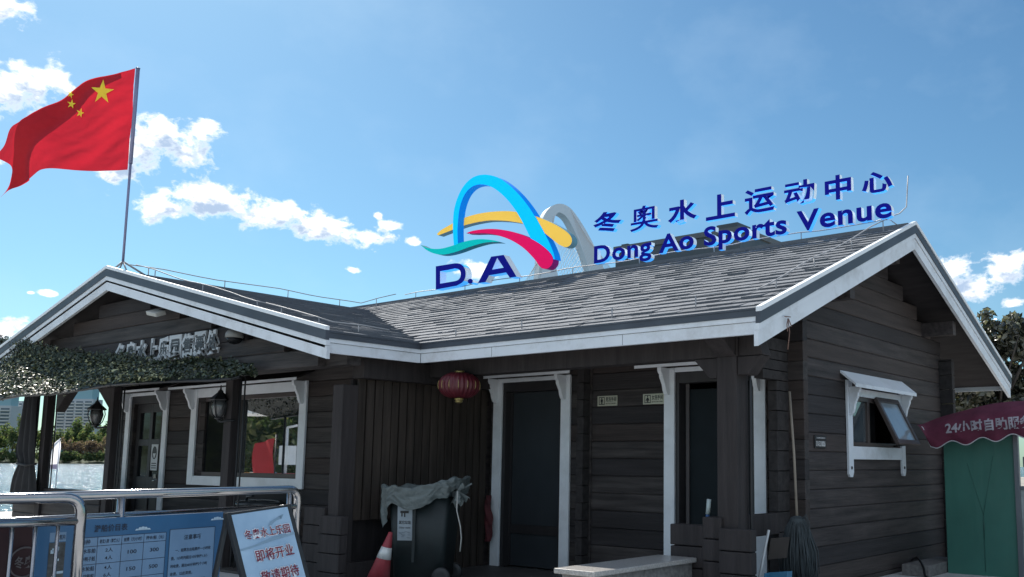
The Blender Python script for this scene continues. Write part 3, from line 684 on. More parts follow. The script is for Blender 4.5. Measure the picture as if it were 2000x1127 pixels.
for i, ch in enumerate(full):
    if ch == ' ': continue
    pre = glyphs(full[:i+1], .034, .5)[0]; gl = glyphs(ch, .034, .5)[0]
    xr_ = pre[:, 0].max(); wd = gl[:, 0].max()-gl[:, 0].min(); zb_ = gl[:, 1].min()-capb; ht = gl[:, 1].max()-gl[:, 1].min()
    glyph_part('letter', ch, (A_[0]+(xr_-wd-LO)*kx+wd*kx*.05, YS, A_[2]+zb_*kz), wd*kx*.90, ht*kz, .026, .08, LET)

# ------------------------------------------------------------------ lightning conductor on the roof
lc = thing('lightning_conductor', 'thin galvanised rod on short stands following the ridges and eaves of the roof', 'conductor', (-9, 9, ZRI))
WS = {}
def wire(path, n=6, r=.0075, sag=.012, stands=True, every=1.0, base=None, first=.3):
    q = MB(); pts = []
    for i in range(len(path)-1):
        a, b = np.array(path[i]), np.array(path[i+1])
        m_ = max(2, int(np.linalg.norm(b-a)/.25))
        for k in range(m_): pts.append(a+(b-a)*k/m_+np.array((0, 0, random.uniform(-sag, sag)*.35+sag*math.sin(k*.9))))
    pts.append(np.array(path[-1])); q.tube(pts, r, 5); q.build('rod', [WIREM], lc)
    if stands:
        for i in range(len(path)-1):
            a, b = np.array(path[i]), np.array(path[i+1]); l = np.linalg.norm(b-a); s_ = first
            while s_ < l:
                p_ = a+(b-a)*s_/l; zb_ = base(p_); q = MB(); q.tube([(p_[0], p_[1], zb_-.01), (p_[0], p_[1], p_[2])], .007, 5); q.box(p_[0]-.02, p_[0]+.02, p_[1]-.01, p_[1]+.01, zb_-.005, zb_+.006); q.build('stand', [WIREM], lc); s_ += every*random.uniform(.9, 1.1)
zr = ZRI+.115; zl = ZRL+.13
wire([(-13.2, YRI, zr), (-4.35, YRI, zr)], base=lambda p_: ZRI, every=1.25)
wire([(XRI, 5.95, zl), (XRI, 9.9, zl), (-13.2, YRI-.2, zr-.02)], base=lambda p_: ZRL if p_[1] < YV else max(ZRL, zmain(p_[1])), every=1.05)
wire([(-4.35, YRI, zr), (-4.05, YRI, zr+.05), (-3.96, YRI, zr+.12), (-3.93, YRI, zr+.50)], sag=0, stands=False)
q = MB(); q.tube([(-4.2, YRI, zr+.02), (-4.05, YRI, ZRI)], .007, 5); q.build('brace', [WIREM], lc)
wire([(-4.15, 10.55, zmain(10.55)+.14), (-4.12, 7.35, zmain(7.35)+.10)], base=lambda p_: zmain(p_[1]), every=.95, first=.1)
q = MB(); q.tube([(-4.15, 10.55, zmain(10.55)+.14), (-4.2, YRI, zr)], .0075, 5); q.build('rod', [WIREM], lc)
wire([(-4.4, 7.22, zmain(7.22)+.13), (-5.4, 7.25, zmain(7.25)+.11), (-6.6, 7.2, zmain(7.2)+.10), (-7.6, 7.2, zmain(7.2)+.09), (-8.1, 7.15, zmain(7.15)+.07)], base=lambda p_: zmain(p_[1]), every=1.1)
wire([(XRI+.05, 6.05, zl), (-9.9, 6.02, zleft(-9.9)+.10)], base=lambda p_: zleft(p_[0]), every=1.35, first=.6)
wire([(-9.9, 6.02, zleft(-9.9)+.10), (-8.7, 6.1, zleft(-8.7)+.08), (-8.55, 6.75, zleft(-8.6)+.08)], base=lambda p_: zleft(p_[0]), every=.7)
# ------------------------------------------------------------------ flag pole and flag
pole = thing('flagpole', 'thin grey flagpole rising from the left roof ridge', 'flagpole', (XRI, 5.9, ZRL))
pz0 = ZRL+.16; pz1 = 6.85; px_, py_ = XRI, 5.89
q = MB(); q.tube([(px_, py_, pz0-.02), (px_, py_, 5.45)], .018, 8); q.tube([(px_, py_, 5.44), (px_, py_, pz1)], .028, 8); q.lathe((px_, py_, pz1), [(.034, 0), (.02, .012), (.0, .016)], 8); q.build('pole', [mat('pole_paint', (.22, .23, .36), .4, .3, var=.1)], pole)
for dy in (-.28, .35):
    q = MB(); q.tube([(px_, py_, pz0), (px_, py_+dy*.5 if dy < 0 else py_+dy, ZRL)], .014, 6); q.tube([(px_, py_, pz0), (px_-.16 if dy < 0 else px_+.16, py_, ZRL-.02)], .012, 6); q.build('brace', [WIREM], pole)
FR = mat('red_flag_cloth', (.40, .018, .035), .7, var=.10, scale=(14, 14, 14), bump=.1); FY = mat('yellow_flag_cloth', (.95, .85, .06), .7, var=.06)
for mm, c in ((FR, (.50, .012, .026, 1)), (FY, (.95, .85, .05, 1))):
    t = mm.node_tree; b = t.nodes['Principled BSDF']; o_ = t.nodes['Material Output']; tr = t.nodes.new('ShaderNodeBsdfTranslucent'); tr.inputs[0].default_value = c
    ms = t.nodes.new('ShaderNodeMixShader'); ms.inputs[0].default_value = .52 if mm is FR else .30; t.links.new(b.outputs[0], ms.inputs[1]); t.links.new(tr.outputs[0], ms.inputs[2]); t.links.new(ms.outputs[0], o_.inputs[0])
topc = smooth([(264, 133), (226, 145), (186, 155), (160, 163), (138, 173), (114, 190), (90, 206), (69, 228), (50, 245), (27, 254), (11, 270), (0, 282), (-26, 300)], 5)
botc = smooth([(249, 331.6), (186, 332), (133, 334), (90, 334), (69, 339), (48, 347), (32, 355), (10, 367), (-5, 388)], 5)
flyc = smooth([(-26, 300), (0, 311), (16, 323), (12, 345), (6, 368), (-5, 388)], 5)
outl = smooth([(236, 142), (186, 155), (160, 163), (138, 173), (114, 190), (90, 206), (69, 228), (46, 248), (30, 285), (17, 322), (12, 345), (8, 366)], 5)
band = smooth([(234, 145), (205, 160), (173, 177), (156, 190), (141, 204), (127, 217), (114, 230), (88, 265), (67, 292), (56, 310), (50, 325), (44, 346)], 5)
wn = np.array((-.61, .79, 0)); Pf = np.array((px_-.03, py_-.01, 0))
def edge(c, u):
    k = u*(len(c)-1); i = min(int(k), len(c)-2); return c[i]+(c[i+1]-c[i])*(k-i)
def cloth(p_, extra=0.0):
    x, y = p_; d = ray(x, y); s_ = np.dot(Pf-O, wn)/np.dot(d, wn); u = max(0, (262-x)/270); v = (y-133)/200
    t_ = x*.020-y*.013
    D_ = .12*min(1, u*1.6)*math.sin(t_*1.5+1.6)+.035*u*math.sin(x*.045+y*.03+1)+.009*min(1, u*6)*math.sin((y+.62*x)*.23+.6*math.sin(y*.05))*math.exp(-u*3.2)+.018*math.exp(-((y-300+.5*(x-130))/9)**2)*max(0, 1-abs(x-140)/50)+.03*math.exp(-((y-300+1.05*(x-190))/26)**2)
    # creases running from the hoist
    D_ += .010*mnoise.noise(Vector((x*.03, y*.045, 0)))+.004*mnoise.noise(Vector((x*.09, y*.14, 3)))
    return O+d*s_+wn*(D_+extra)
def flag_pt(u, v):
    t_, b_ = edge(topc, u), edge(botc, u); h_ = np.array((264, 133.0))*(1-v)+np.array((249, 331.6))*v; f_ = edge(flyc, v)
    p_ = t_*(1-v)+b_*v+h_*(1-u)+f_*u-(topc[0]*(1-u)*(1-v)+topc[-1]*u*(1-v)+botc[0]*(1-u)*v+botc[-1]*u*v)
    return cloth(p_)
fl = MB(); fl.grid(flag_pt, 110, 70, 0)
fl.grid(lambda u, v: cloth(edge(outl, u)*(1-v)+edge(band, u)*v, .012+.05*v), 60, 14, 0)      # the edge folded over behind
def star(cx_, cy_, r, rot, sq=1.0):
    ring = []
    for k in range(10):
        a = math.radians(rot)+k*math.pi/5; rr = r if k % 2 == 0 else r*.382
        ring.append(np.array((cx_+rr*math.sin(a)*sq, cy_-rr*math.cos(a))))
    C = np.array((cx_, cy_))
    for off in (-.014, ):
        for k in range(10):
            A, B = ring[k], ring[(k+1) % 10]
            for i in range(4):
                i0, i1 = i/4, (i+1)/4
                q4 = [C+(A-C)*i0, C+(A-C)*i1, C+(B-C)*i1, C+(B-C)*i0]
                fl.add([cloth(x, off) for x in q4], [(0, 1, 2, 3)] if i else [(0, 1, 2)], 1, True)
star(203, 182, 24, 6); star(133, 181, 7.5, 25, .9); star(133, 199, 9.5, 12); star(151, 217, 9.5, 22)
tag(fl.build('national_flag', [FR, FY], None, loc=(px_-.9, py_-.7, 6.1)), 'large red flag with yellow stars flying from the rooftop pole', 'flag')

# ------------------------------------------------------------------ camouflage net canopy over the porch
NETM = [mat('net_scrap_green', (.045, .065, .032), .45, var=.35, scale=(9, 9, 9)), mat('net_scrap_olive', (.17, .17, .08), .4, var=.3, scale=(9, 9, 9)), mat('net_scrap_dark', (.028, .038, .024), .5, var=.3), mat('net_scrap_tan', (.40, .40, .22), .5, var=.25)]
top_e = smooth([(-60, 640), (0, 655), (30, 660), (60, 668), (110, 679), (190, 690), (260, 697), (320, 703), (380, 702), (440, 707), (470, 713), (500, 718)], 5)
bot_e = smooth([(-60, 788), (0, 779), (60, 768), (120, 762), (180, 752), (240, 741), (300, 738), (340, 737), (400, 731), (450, 730), (480, 729), (500, 728)], 5)
def net_pt(u, v):
    a, b = edge(top_e, u), edge(bot_e, u)
    yb = 5.90-.0*u; yf = 5.90-1.15*(1-u)**.7 if u < .97 else 5.86
    ya = yb-.22*(1-u); t_ = max(0, (v-.36)/.64)
    m_ = on('y', ya+(yf-ya)*t_, *(a*(1-v)+b*v))
    return m_+np.array((0, .05*math.sin(17*u+2*v), .025*math.sin(15*u+3)*math.sin(4*v+u*9)))
net = MB()
def scrap(mb, p_, s_, nrm, m_):
    a = np.random.default_rng(abs(hash(tuple(np.round(p_, 4)))) % (2**32)); n_ = nrm+a.normal(0, .55, 3); n_ /= np.linalg.norm(n_)
    t_ = np.cross(n_, a.normal(0, 1, 3)); t_ /= np.linalg.norm(t_); b_ = np.cross(n_, t_)
    w_ = s_*a.uniform(.35, .6); c_ = s_*a.uniform(.1, .35)
    mb.add([p_-t_*s_*.5-b_*w_*.5*.6, p_-t_*s_*.1-b_*w_*.6+n_*c_, p_+t_*s_*.5-b_*w_*.2, p_+t_*s_*.45+b_*w_*.4, p_+b_*w_*.5+n_*c_*.8, p_-t_*s_*.5+b_*w_*.3],
           [(0, 1, 4, 5), (1, 2, 3, 4)], m_)
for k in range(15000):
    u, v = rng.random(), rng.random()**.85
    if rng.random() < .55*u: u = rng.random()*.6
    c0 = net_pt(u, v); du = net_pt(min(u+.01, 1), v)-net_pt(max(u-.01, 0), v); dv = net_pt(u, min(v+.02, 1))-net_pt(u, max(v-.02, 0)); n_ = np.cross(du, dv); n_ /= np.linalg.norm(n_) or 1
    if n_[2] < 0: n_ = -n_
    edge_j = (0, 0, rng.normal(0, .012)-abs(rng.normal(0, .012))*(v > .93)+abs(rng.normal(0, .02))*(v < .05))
    scrap(net, c0+n_*rng.normal(0, .022 if u < .65 else .010)+edge_j, rng.uniform(.028, .062), n_, int(rng.choice(4, p=((.36, .20, .34, .10) if (u < .62 and v > .3) else (.30, .08, .61, .01)))))  # shade painted in: dark scraps at top and right, pale ones where sunlit
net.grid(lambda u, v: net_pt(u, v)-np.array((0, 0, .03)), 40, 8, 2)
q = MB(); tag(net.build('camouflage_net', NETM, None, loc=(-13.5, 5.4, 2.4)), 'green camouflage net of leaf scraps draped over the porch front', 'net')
# frame tubes carrying the net
cf = MB(); cf.tube([net_pt(u, .98)-np.array((0, 0, .05)) for u in np.linspace(0, .9, 12)], .02, 6); cf.tube([net_pt(.05, .98)-(0, 0, .05), net_pt(.05, .98)*(1, 1, 0)], .025, 6)
tag(cf.build('net_frame', [IRON], None, loc=(-16, 5, 0)), 'black pipe frame holding up the camouflage net', 'frame')
# tied curtain beside the left posts
CURT = mat('dark_curtain', (.018, .018, .020), .9, var=.3, scale=(20, 20, 2))
def curtain(u, v):
    l = edge(cl, v); r_ = edge(cr, v); p_ = l*(1-u)+r_*u
    q_ = on('y', 6.02, *p_); return q_+np.array((0, .045*math.sin(u*22+.6*math.sin(v*7))*(.5+abs(v-.6)), 0))
cl = smooth([(50, 770), (44, 800), (36, 840), (30, 880), (36, 905), (27, 930), (20, 960), (16, 985)], 5); cr = smooth([(75, 770), (74, 800), (72, 840), (68, 880), (66, 905), (68, 930), (70, 960), (70, 985)], 5)
cu = MB(); cu.grid(curtain, 48, 30, 0); cu.tube([on('y', 5.97, 33, 905), on('y', 5.95, 50, 909), on('y', 5.97, 70, 906)], .018, 6, 0)
tag(cu.build('curtain', [CURT], None, loc=tuple(on('y', 6.02, 50, 985))), 'dark cloth curtain tied back against the leftmost porch post', 'curtain')

# ------------------------------------------------------------------ signs on the walls
gs = thing('gable_sign', 'white outlined Chinese lettering fixed to the porch gable behind the net', 'sign', (-12, YG, 2.7))
SB = mat('sign_backing_white', (.50, .52, .54), .5, var=.1); SI = mat('sign_stroke_grey', (.055, .055, .06), .5)
chs = '冬奥水上乐园售票处'; xs0 = on('y', YG, 231, 690)[0]; xs1 = on('y', YG, 434, 668)[0]
zt_, zb_ = on('y', YG, 415, 646)[2], on('y', YG, 415, 693)[2]; cw = (xs1-xs0)/len(chs)
for i, ch in enumerate(chs):
    bold = .085 if i >= 4 else .05
    q = MB(); put_text(q, ch, (xs0+i*cw-.01, YG-.03, zb_-.005), (1, 0, 0), (0, 0, 1), cw*1.02, zt_-zb_+.01, bold, 0, .012)
    ob = q.build('letter_backing', [SB], gs)
    q = MB(); put_text(q, ch, (xs0+i*cw+.05, YG-.046, zb_+.055), (1, 0, 0), (0, 0, 1), cw-.10, zt_-zb_-.11, .025, 0)
    q.build('letter_stroke', [SI], ob)
GOLD = mat('brass_plate', (.48, .46, .36), .35, .35, var=.08)
def wall_plate(name, label, x0, x1, z0, z1, female):
    t_ = thing(name, label, 'sign', ((x0+x1)/2, YM, (z0+z1)/2)); q = MB(); q.box(x0, x1, YM-.018, YM-.004, z0, z1); q.build('plate', [GOLD], t_, bevel=.002)
    h_ = z1-z0; y_ = YM-.0195; q = MB(); a = x0+h_*.2
    fr_ = .008
    for (p0, p1, r0, r1) in ((a, a+h_*.72, z0+h_*.12, z0+h_*.12+fr_), (a, a+h_*.72, z1-h_*.12-fr_, z1-h_*.12), (a, a+fr_, z0+h_*.12, z1-h_*.12), (a+h_*.72-fr_, a+h_*.72, z0+h_*.12, z1-h_*.12)): q.box(p0, p1, y_-.001, y_, r0, r1)
    c_ = a+h_*.36; q.lathe((c_, y_, z0+h_*.75), [(h_*.065, 0), (h_*.065, .0015)], 10, axis=np.array([[1, 0, 0], [0, 0, -1], [0, 1, 0.0]]))
    if female: q.prism([(c_-.008, y_, z0+h_*.66), (c_+.008, y_, z0+h_*.66), (c_+.026, y_, z0+h_*.36), (c_-.026, y_, z0+h_*.36)], (0, -.0015, 0))
    else: q.box(c_-.016, c_+.016, y_-.0015, y_, z0+h_*.40, z0+h_*.67)
    q.box(c_-.011, c_-.002, y_-.0015, y_, z0+h_*.2, z0+h_*.4); q.box(c_+.002, c_+.011, y_-.0015, y_, z0+h_*.2, z0+h_*.4)
    q.build('pictogram', [IRON], t_)
    q = MB(); put_text(q, ('女' if female else '男')+'洗手间', (a+h_*.85, y_-.001, z0+h_*.40), (1, 0, 0), (0, 0, 1), x1-a-h_*.95, h_*.48, .02); put_text(q, 'RESTROOM WOMEN' if female else 'RESTROOM MEN', (a+h_*.85, y_-.001, z0+h_*.16), (1, 0, 0), (0, 0, 1), (x1-a-h_*.95), h_*.13, .01); q.build('lettering', [IRON], t_)
wall_plate('restroom_sign', 'small brass men\'s restroom plate on the dark logs, left of its twin', -6.84, -6.55, 1.945, 2.062, False)
wall_plate('restroom_sign', 'small brass women\'s restroom plate touching the white door frame', -6.185, -5.90, 1.945, 2.062, True)
np_ = thing('number_plate', 'small black plate with white telephone number on the right gable logs', 'plate', (XG, 9.12, 1.53))
q = MB(); q.box(XG+.003, XG+.015, 8.99, 9.27, 1.465, 1.60); q.build('plate', [IRON], np_, bevel=.003)
q = MB(); put_text(q, '010-52180026', (XG+.0165, 9.02, 1.485), (0, 1, 0), (0, 0, 1), .22, .058, .03); put_text(q, '公共厕所监督电话', (XG+.0165, 9.02, 1.565), (0, 1, 0), (0, 0, 1), .22, .018, .01)
q.build('lettering', [mat('plate_white', (.6, .6, .6), .5)], np_)
# ------------------------------------------------------------------ lamps, camera, red lantern
dc = thing('security_camera', 'grey dome security camera under the porch gable boards', 'camera', tuple(on('y', YG-.1, 458, 659)))
c0 = on('y', YG-.10, 458, 659); q = MB(); q.lathe(c0, [(.0, .09), (.075, .085), (.10, .05), (.105, .0), (.09, -.01)], 18); q.box(c0[0]-.02, c0[0]+.02, c0[1], YG, c0[2]+.05, c0[2]+.10); q.build('housing', [mat('camera_grey', (.20, .20, .19), .5)], dc)
q = MB(); q.lathe(c0, [(.088, -.008), (.082, -.04), (.055, -.07), (.0, -.085)], 18); q.build('dome', [GLASSD], dc)
fl_ = thing('floodlight', 'small pale floodlight tilted down under the porch gable', 'light', tuple(on('y', YG-.12, 313, 613)))
c0 = on('y', YG-.12, 313, 613); q = MB(); q.obox(c0+(-.13, .02, .03), (.26, 0, -.05), (0, -.13, -.05), (0, -.02, .05)); q.build('lamp_head', [mat('lamp_grey', (.45, .44, .41), .5)], fl_, bevel=.008)
q = MB(); q.tube([c0+(0, -.03, .03), c0+(0, .12, .10)], .014, 6); q.build('arm', [IRON], fl_)
def lantern(c, side, label):
    t_ = thing('wall_lantern', label, 'lantern', c, 'black lanterns on the porch posts'); c = np.array(c, float); K = .82
    q = MB(); q.lathe(c, [(.004, .36*K), (.012, .29*K), (.035*K, .27*K), (.04*K, .25*K), (.13*K, .165*K), (.155*K, .14*K), (.15*K, .125*K), (.02, .125*K)], 6, smooth=False); q.build('lamp_cap', [IRON], t_)
    q = MB()
    for k in range(6):
        a = k*math.pi/3; d = np.array((math.cos(a), math.sin(a), 0)); q.tube([c+(d*.12+(0, 0, .13))*K, c+(d*.135+(0, 0, .05))*K, c+(d*.10+(0, 0, -.08))*K, c+(d*.055+(0, 0, -.13))*K], .007, 5)
    q.lathe(c, [(.06*K, -.12*K), (.065*K, -.14*K), (.03*K, -.16*K), (.012, -.19*K), (0, -.20*K)], 10); q.tube([c+(0, 0, -.16*K), c+(.05*side, 0, -.19*K), c+(.14*side, .03, -.175*K), c+(.22*side, .08, -.17*K)], .014, 6); q.build('lamp_cage', [IRON], t_)
    q = MB(); q.lathe(c, [(.095*K, .125*K), (.112*K, .04*K), (.085*K, -.07*K), (.05*K, -.12*K)], 12); q.build('lamp_glass', [MATS.get('lantern_glass') or mat('lantern_glass', (.10, .10, .10), .15, spec=.8, var=.1)], t_)
la_ = on('y', 6.05, 188, 815); lantern(tuple(la_), 1, 'black six sided lantern against the lake view')
lb_ = on('y', 6.05, 429, 799); lantern(tuple(lb_), 1, 'black six sided lantern in front of the narrow window')
rl_ = thing('red_lantern', 'round red festival lantern hanging under the eave', 'lantern', tuple(on('y', 7.2, 897, 753)))
c0 = on('y', 7.2, 897, 753); RED = mat('lantern_red', (.10, .012, .02), .45, var=.15); GLD = mat('lantern_gold', (.42, .33, .13), .35, .6, var=.15)
prof = [(.232*math.sqrt(max(0, 1-(z/.155)**2))**.9, z) for z in np.linspace(-.142, .142, 19)]
q = MB(); n_ = 28; k0 = len(q.v)
for (r, h_) in prof:
    for j in range(n_*2):
        a = math.pi*j/n_; rr = r*(1+.02*(1 if j % 2 else -1)); q.v.append(tuple(c0+np.array((rr*math.cos(a), rr*math.sin(a), h_))))
for i in range(len(prof)-1):
    for j in range(n_*2):
        j2 = (j+1) % (n_*2); q.f.append((i*n_*2+j, i*n_*2+j2, (i+1)*n_*2+j2, (i+1)*n_*2+j)); q.m.append(0); q.sm.append(False)
q.build('lantern_body', [RED], rl_)
q = MB()
for j in range(0, 28, 2):
    a = 2*math.pi*(j+.5)/28; pth = [c0+np.array((r*1.03*math.cos(a), r*1.03*math.sin(a), h_)) for (r, h_) in prof if abs(h_) < .06]
    q.tube(pth, .004, 4)
q.build('lantern_rib', [GLD], rl_)
q = MB(); q.lathe(c0, [(.055, .135), (.055, .165), (.04, .168)], 16); q.build('lantern_cap', [GLD], rl_); q = MB(); q.lathe(c0, [(.030, -.195), (.045, -.185), (.04, -.165), (.055, -.16), (.05, -.135)], 16); q.build('lantern_cap', [GLD], rl_)
q = MB(); q.tube([c0+(0, 0, .22), (c0[0], c0[1], zmain(c0[1])-.16)], .006, 5); q.build('cord', [IRON], rl_)
# ------------------------------------------------------------------ stainless railings by the path
def arcpath(a, c, b, r, n=7):
    a, c, b = (np.array(t, float) for t in (a, c, b)); u = (a-c)/np.linalg.norm(a-c); v = (b-c)/np.linalg.norm(b-c)
    p0, p1 = c+u*r, c+v*r
    return [a]+[(1-t)**2*p0+2*t*(1-t)*c+t*t*p1 for t in np.linspace(0, 1, n)]+[b]
A2 = np.array((-6.591, 4.378, 1.08)); B2 = np.array((-6.29, 2.70, 1.08)); D2 = (B2-A2)/np.linalg.norm(B2-A2); Z3 = np.array((0, 0, 1.0))
r2 = thing('handrail', 'long polished steel railing carrying the blue price board, ending in a rounded corner', 'railing', (A2[0], A2[1]-1, 0), 'polished steel railings along the path')
E2 = A2+D2*3.6
q = MB(); q.tube(arcpath(E2, A2, A2*(1, 1, 0), .10), .030, 14); q.build('top_rail', [STEEL], r2)
q = MB(); q.tube([A2+D2*.03-Z3*.135, E2-Z3*.135], .022, 12); q.build('lower_rail', [STEEL], r2)
q = MB(); q.tube([A2+D2*.03-Z3*.95, E2-Z3*.95], .022, 12); q.build('lower_rail', [STEEL], r2)
for s_ in (1.50, 2.9):
    p_ = A2+D2*s_; q = MB(); q.tube([p_, p_*(1, 1, 0)], .026, 12); q.build('railing_post', [STEEL], r2)
q = MB(); p_ = A2+D2*.09; q.tube([p_, p_*(1, 1, 0)], .020, 12); q.build('railing_post', [STEEL], r2)
A1 = on('z', 1.08, 136, 970.5); B1 = on('z', 1.08, 2, 973); D1 = (B1-A1)/np.linalg.norm(B1-A1); E1 = A1+D1*1.8
A1 = A1+np.array((.10, .03, 0)); E1 = E1+np.array((.10, .03, 0))
r1 = thing('handrail', 'shorter polished steel railing with thin upright bars, nearest the viewer', 'railing', (A1[0], A1[1]-.6, 0), 'polished steel railings along the path')
q = MB(); q.tube(arcpath(E1, A1, A1*(1, 1, 0), .10), .031, 14); q.build('top_rail', [STEEL], r1)
q = MB(); q.tube([A1-Z3*.14, E1-Z3*.14], .026, 12); q.build('lower_rail', [STEEL], r1)
q = MB(); q.tube([A1-Z3*.95, E1-Z3*.95], .026, 12); q.build('lower_rail', [STEEL], r1)
for k in range(1, 14):
    p_ = A1+D1*(.115*k); q = MB(); q.tube([p_-Z3*.15, p_-Z3*.95], .0115, 10); q.build('baluster', [STEEL], r1)
# ---- price board hung on the railing
PB = mat('board_blue', (.022, .10, .22), .35, var=.05); PC = mat('board_pale', (.135, .235, .37), .35, var=.10, scale=(3, 3, 1.5)); INK = mat('board_ink', (.010, .016, .035), .5); PHT = mat('photo_print', (.05, .055, .06), .4, var=.7, scale=(18, 18, 30)); CLD = mat('printed_cloud', (.40, .52, .62), .5)
bu = -D2; bz = Z3; Xoff = np.array((D2[1], -D2[0], 0)); Xoff = Xoff if np.dot(Xoff, -A2*(1, 1, 0)) > 0 else -Xoff
def onrail(x, y, off=.05):
    d = ray(x, y); P_ = A2+Xoff*off; s_ = np.dot(P_-O, Xoff)/np.dot(d, Xoff); return O+d*s_
bTL = onrail(75, 1019); bTR = onrail(436, 999.5); bw_ = np.dot(bTR-bTL, bu); bh_ = .84; zt = (bTL[2]+bTR[2])/2
bo = np.array((bTL[0], bTL[1], zt-bh_))
pb = thing('price_board', 'blue price list board with a boat hire table hanging on the steel railing', 'board', tuple(bo+bu*bw_/2))
q = MB(); q.obox(bo, bu*bw_, -Xoff*.012, Z3*bh_, 0); q.build('panel', [PB], pb)
def bpt(x, y, o=.002): # photo pixel -> board (u, v)
    p_ = onrail(x, y, .05); return np.dot(p_-bo, bu), p_[2]-bo[2]
def rect(mb, u0, u1, v0, v1, m, o=.002): mb.add([bo+bu*u0+Z3*v0+Xoff*o, bo+bu*u1+Z3*v0+Xoff*o, bo+bu*u1+Z3*v1+Xoff*o, bo+bu*u0+Z3*v1+Xoff*o], [(0, 1, 2, 3)], m)
prn = MB(); k_ = bw_/ (436-75)
def bu_(x): return bpt(x, 1060)[0]
tv = bh_-.045
ux = [bu_(x) for x in (143, 190, 237, 280, 323)]; vt = bh_-.115; rows = [vt, vt-.055, vt-.165, vt-.27, vt-.345]
rect(prn, ux[0], ux[4], rows[4], rows[0], 1, .0015)
for v_ in rows: rect(prn, ux[0], ux[4], v_-.0015, v_+.0015, 2, .003)
for u_ in ux: rect(prn, u_-.0015, u_+.0015, rows[4], rows[0], 2, .003)
nx0, nx1 = bu_(330), bu_(418); rect(prn, nx0, nx1, -.0, bh_-.10, 1, .0015)
for a, b, c, d in ((nx0, nx1, bh_-.102, bh_-.099), (nx0, nx0+.003, 0, bh_-.10), (nx1-.003, nx1, 0, bh_-.10)): rect(prn, a, b, c, d, 2, .003)
rect(prn, bu_(96), bu_(128), bh_-.56, bh_-.13, 3, .0015); rect(prn, bu_(96), bu_(128), bh_-.125, bh_-.07, 1, .0015)
rect(prn, ux[0], ux[4], -.0, rows[4]-.10, 1, .0015)
for k in range(9):
    a_ = rng.uniform(bu_(98), bu_(120)); v_ = bh_-.17-rng.uniform(0, .36); rect(prn, a_, a_+rng.uniform(.01, .04), v_, v_+rng.uniform(.008, .022), 4, .0025)
prn.build('printed_fields', [PB, PC, INK, PHT, CLD], pb)
tx = MB()
def bt(s, u0, v0, w, h): put_text(tx, s, bo+bu*u0+Z3*v0+Xoff*.0035, bu, Z3, w, h, .012)
def bc(s, ua, ub, v0, h, fill=.8): 
    w = min((ub-ua)*fill, h*len(s)*1.0); bt(s, (ua+ub)/2-w/2, v0, w, h)
bc('游船价目表', ux[1]-.12, ux[3]-.03, bh_-.085, .045, .95); bt('照片', bu_(113), bh_-.115, bu_(127)-bu_(113), .03)
for i, s in enumerate(('船种', '额定人数（乘客/人）', '船费（元/小时）', '押金/船（元）')): bc(s, ux[i], ux[i+1], rows[1]+.014, .026 if i else .03)
T = [(('脚踏水车船', '脚踏小鸭子船'), ('2人', '4人'), '100', '300'), (('电动水轮船', '电动多功能船'), ('4人', '6人'), '150', '500'), (('电动鸟篷船',), ('4-6人',), '150', '500')]
for r, (a, b, c, d) in enumerate(T):
    top_, bot_ = rows[r+1], rows[r+2]; n_ = len(a)
    for i in range(n_):
        v_ = bot_+(top_-bot_)*(1-(i+.5)/n_)*1.0-.014
        if n_ == 2: v_ = bot_+(top_-bot_)*(.62 if i == 0 else .18)
        bc(a[i], ux[0], ux[1], v_, .029, .88); bc(b[i], ux[1], ux[2], v_, .026, .5)
    for i, s in ((2, c), (3, d)): bc(s, ux[i], ux[i+1], (top_+bot_)/2-.01, .024, .4)
bc('实体体育项目价目表', ux[0], ux[3]+.05, rows[4]-.075, .045, .95)
bc('注意事项', nx0, nx1, bh_-.175, .034, .7)
for i, s in enumerate(('一、船票及出租费按一小时收', '费。1小时内超过10分钟按1.5小', '时收费，超出40分钟按2个小时', '收费，以此类推。', '二、游玩者请自觉保护好船只', '费，只负责相撞等。')):
    wl = (nx1-nx0)*.84*len(s)/14; bt(s, nx0+(nx1-nx0)*(.14 if i == 0 else .06), bh_-.255-i*.052, min(wl, (nx1-nx0)*.8), .024)
tx.build('lettering', [INK], pb)
gl = MB()
gl.add([bo+bu*(nx0+.11)+Z3*(bh_-.60)+Xoff*.004, bo+bu*(nx0+.17)+Z3*(bh_-.585)+Xoff*.004, bo+bu*(nx0+.24)+Z3*(bh_-.545)+Xoff*.004, bo+bu*(nx0+.19)+Z3*(bh_-.595)+Xoff*.004, bo+bu*(nx0+.22)+Z3*(bh_-.625)+Xoff*.004, bo+bu*(nx0+.165)+Z3*(bh_-.605)+Xoff*.004], [(0, 1, 5), (1, 2, 3), (1, 3, 4, 5)])
for (u0, v0) in ((ux[2]+.1, bh_-.09), (nx1-.03, bh_-.055)):
    for k in range(5): a_ = k/4*.08; q_ = .018*math.sin(math.pi*(k+.6)/5.2)+.004; gl.add([bo+bu*(u0+a_-.012)+Z3*v0+Xoff*.003, bo+bu*(u0+a_+.022)+Z3*v0+Xoff*.003, bo+bu*(u0+a_+.012)+Z3*(v0+q_)+Xoff*.003, bo+bu*(u0+a_-.004)+Z3*(v0+q_)+Xoff*.003], [(0, 1, 2, 3)])
gl.build('printed_picture', [CLD], pb)
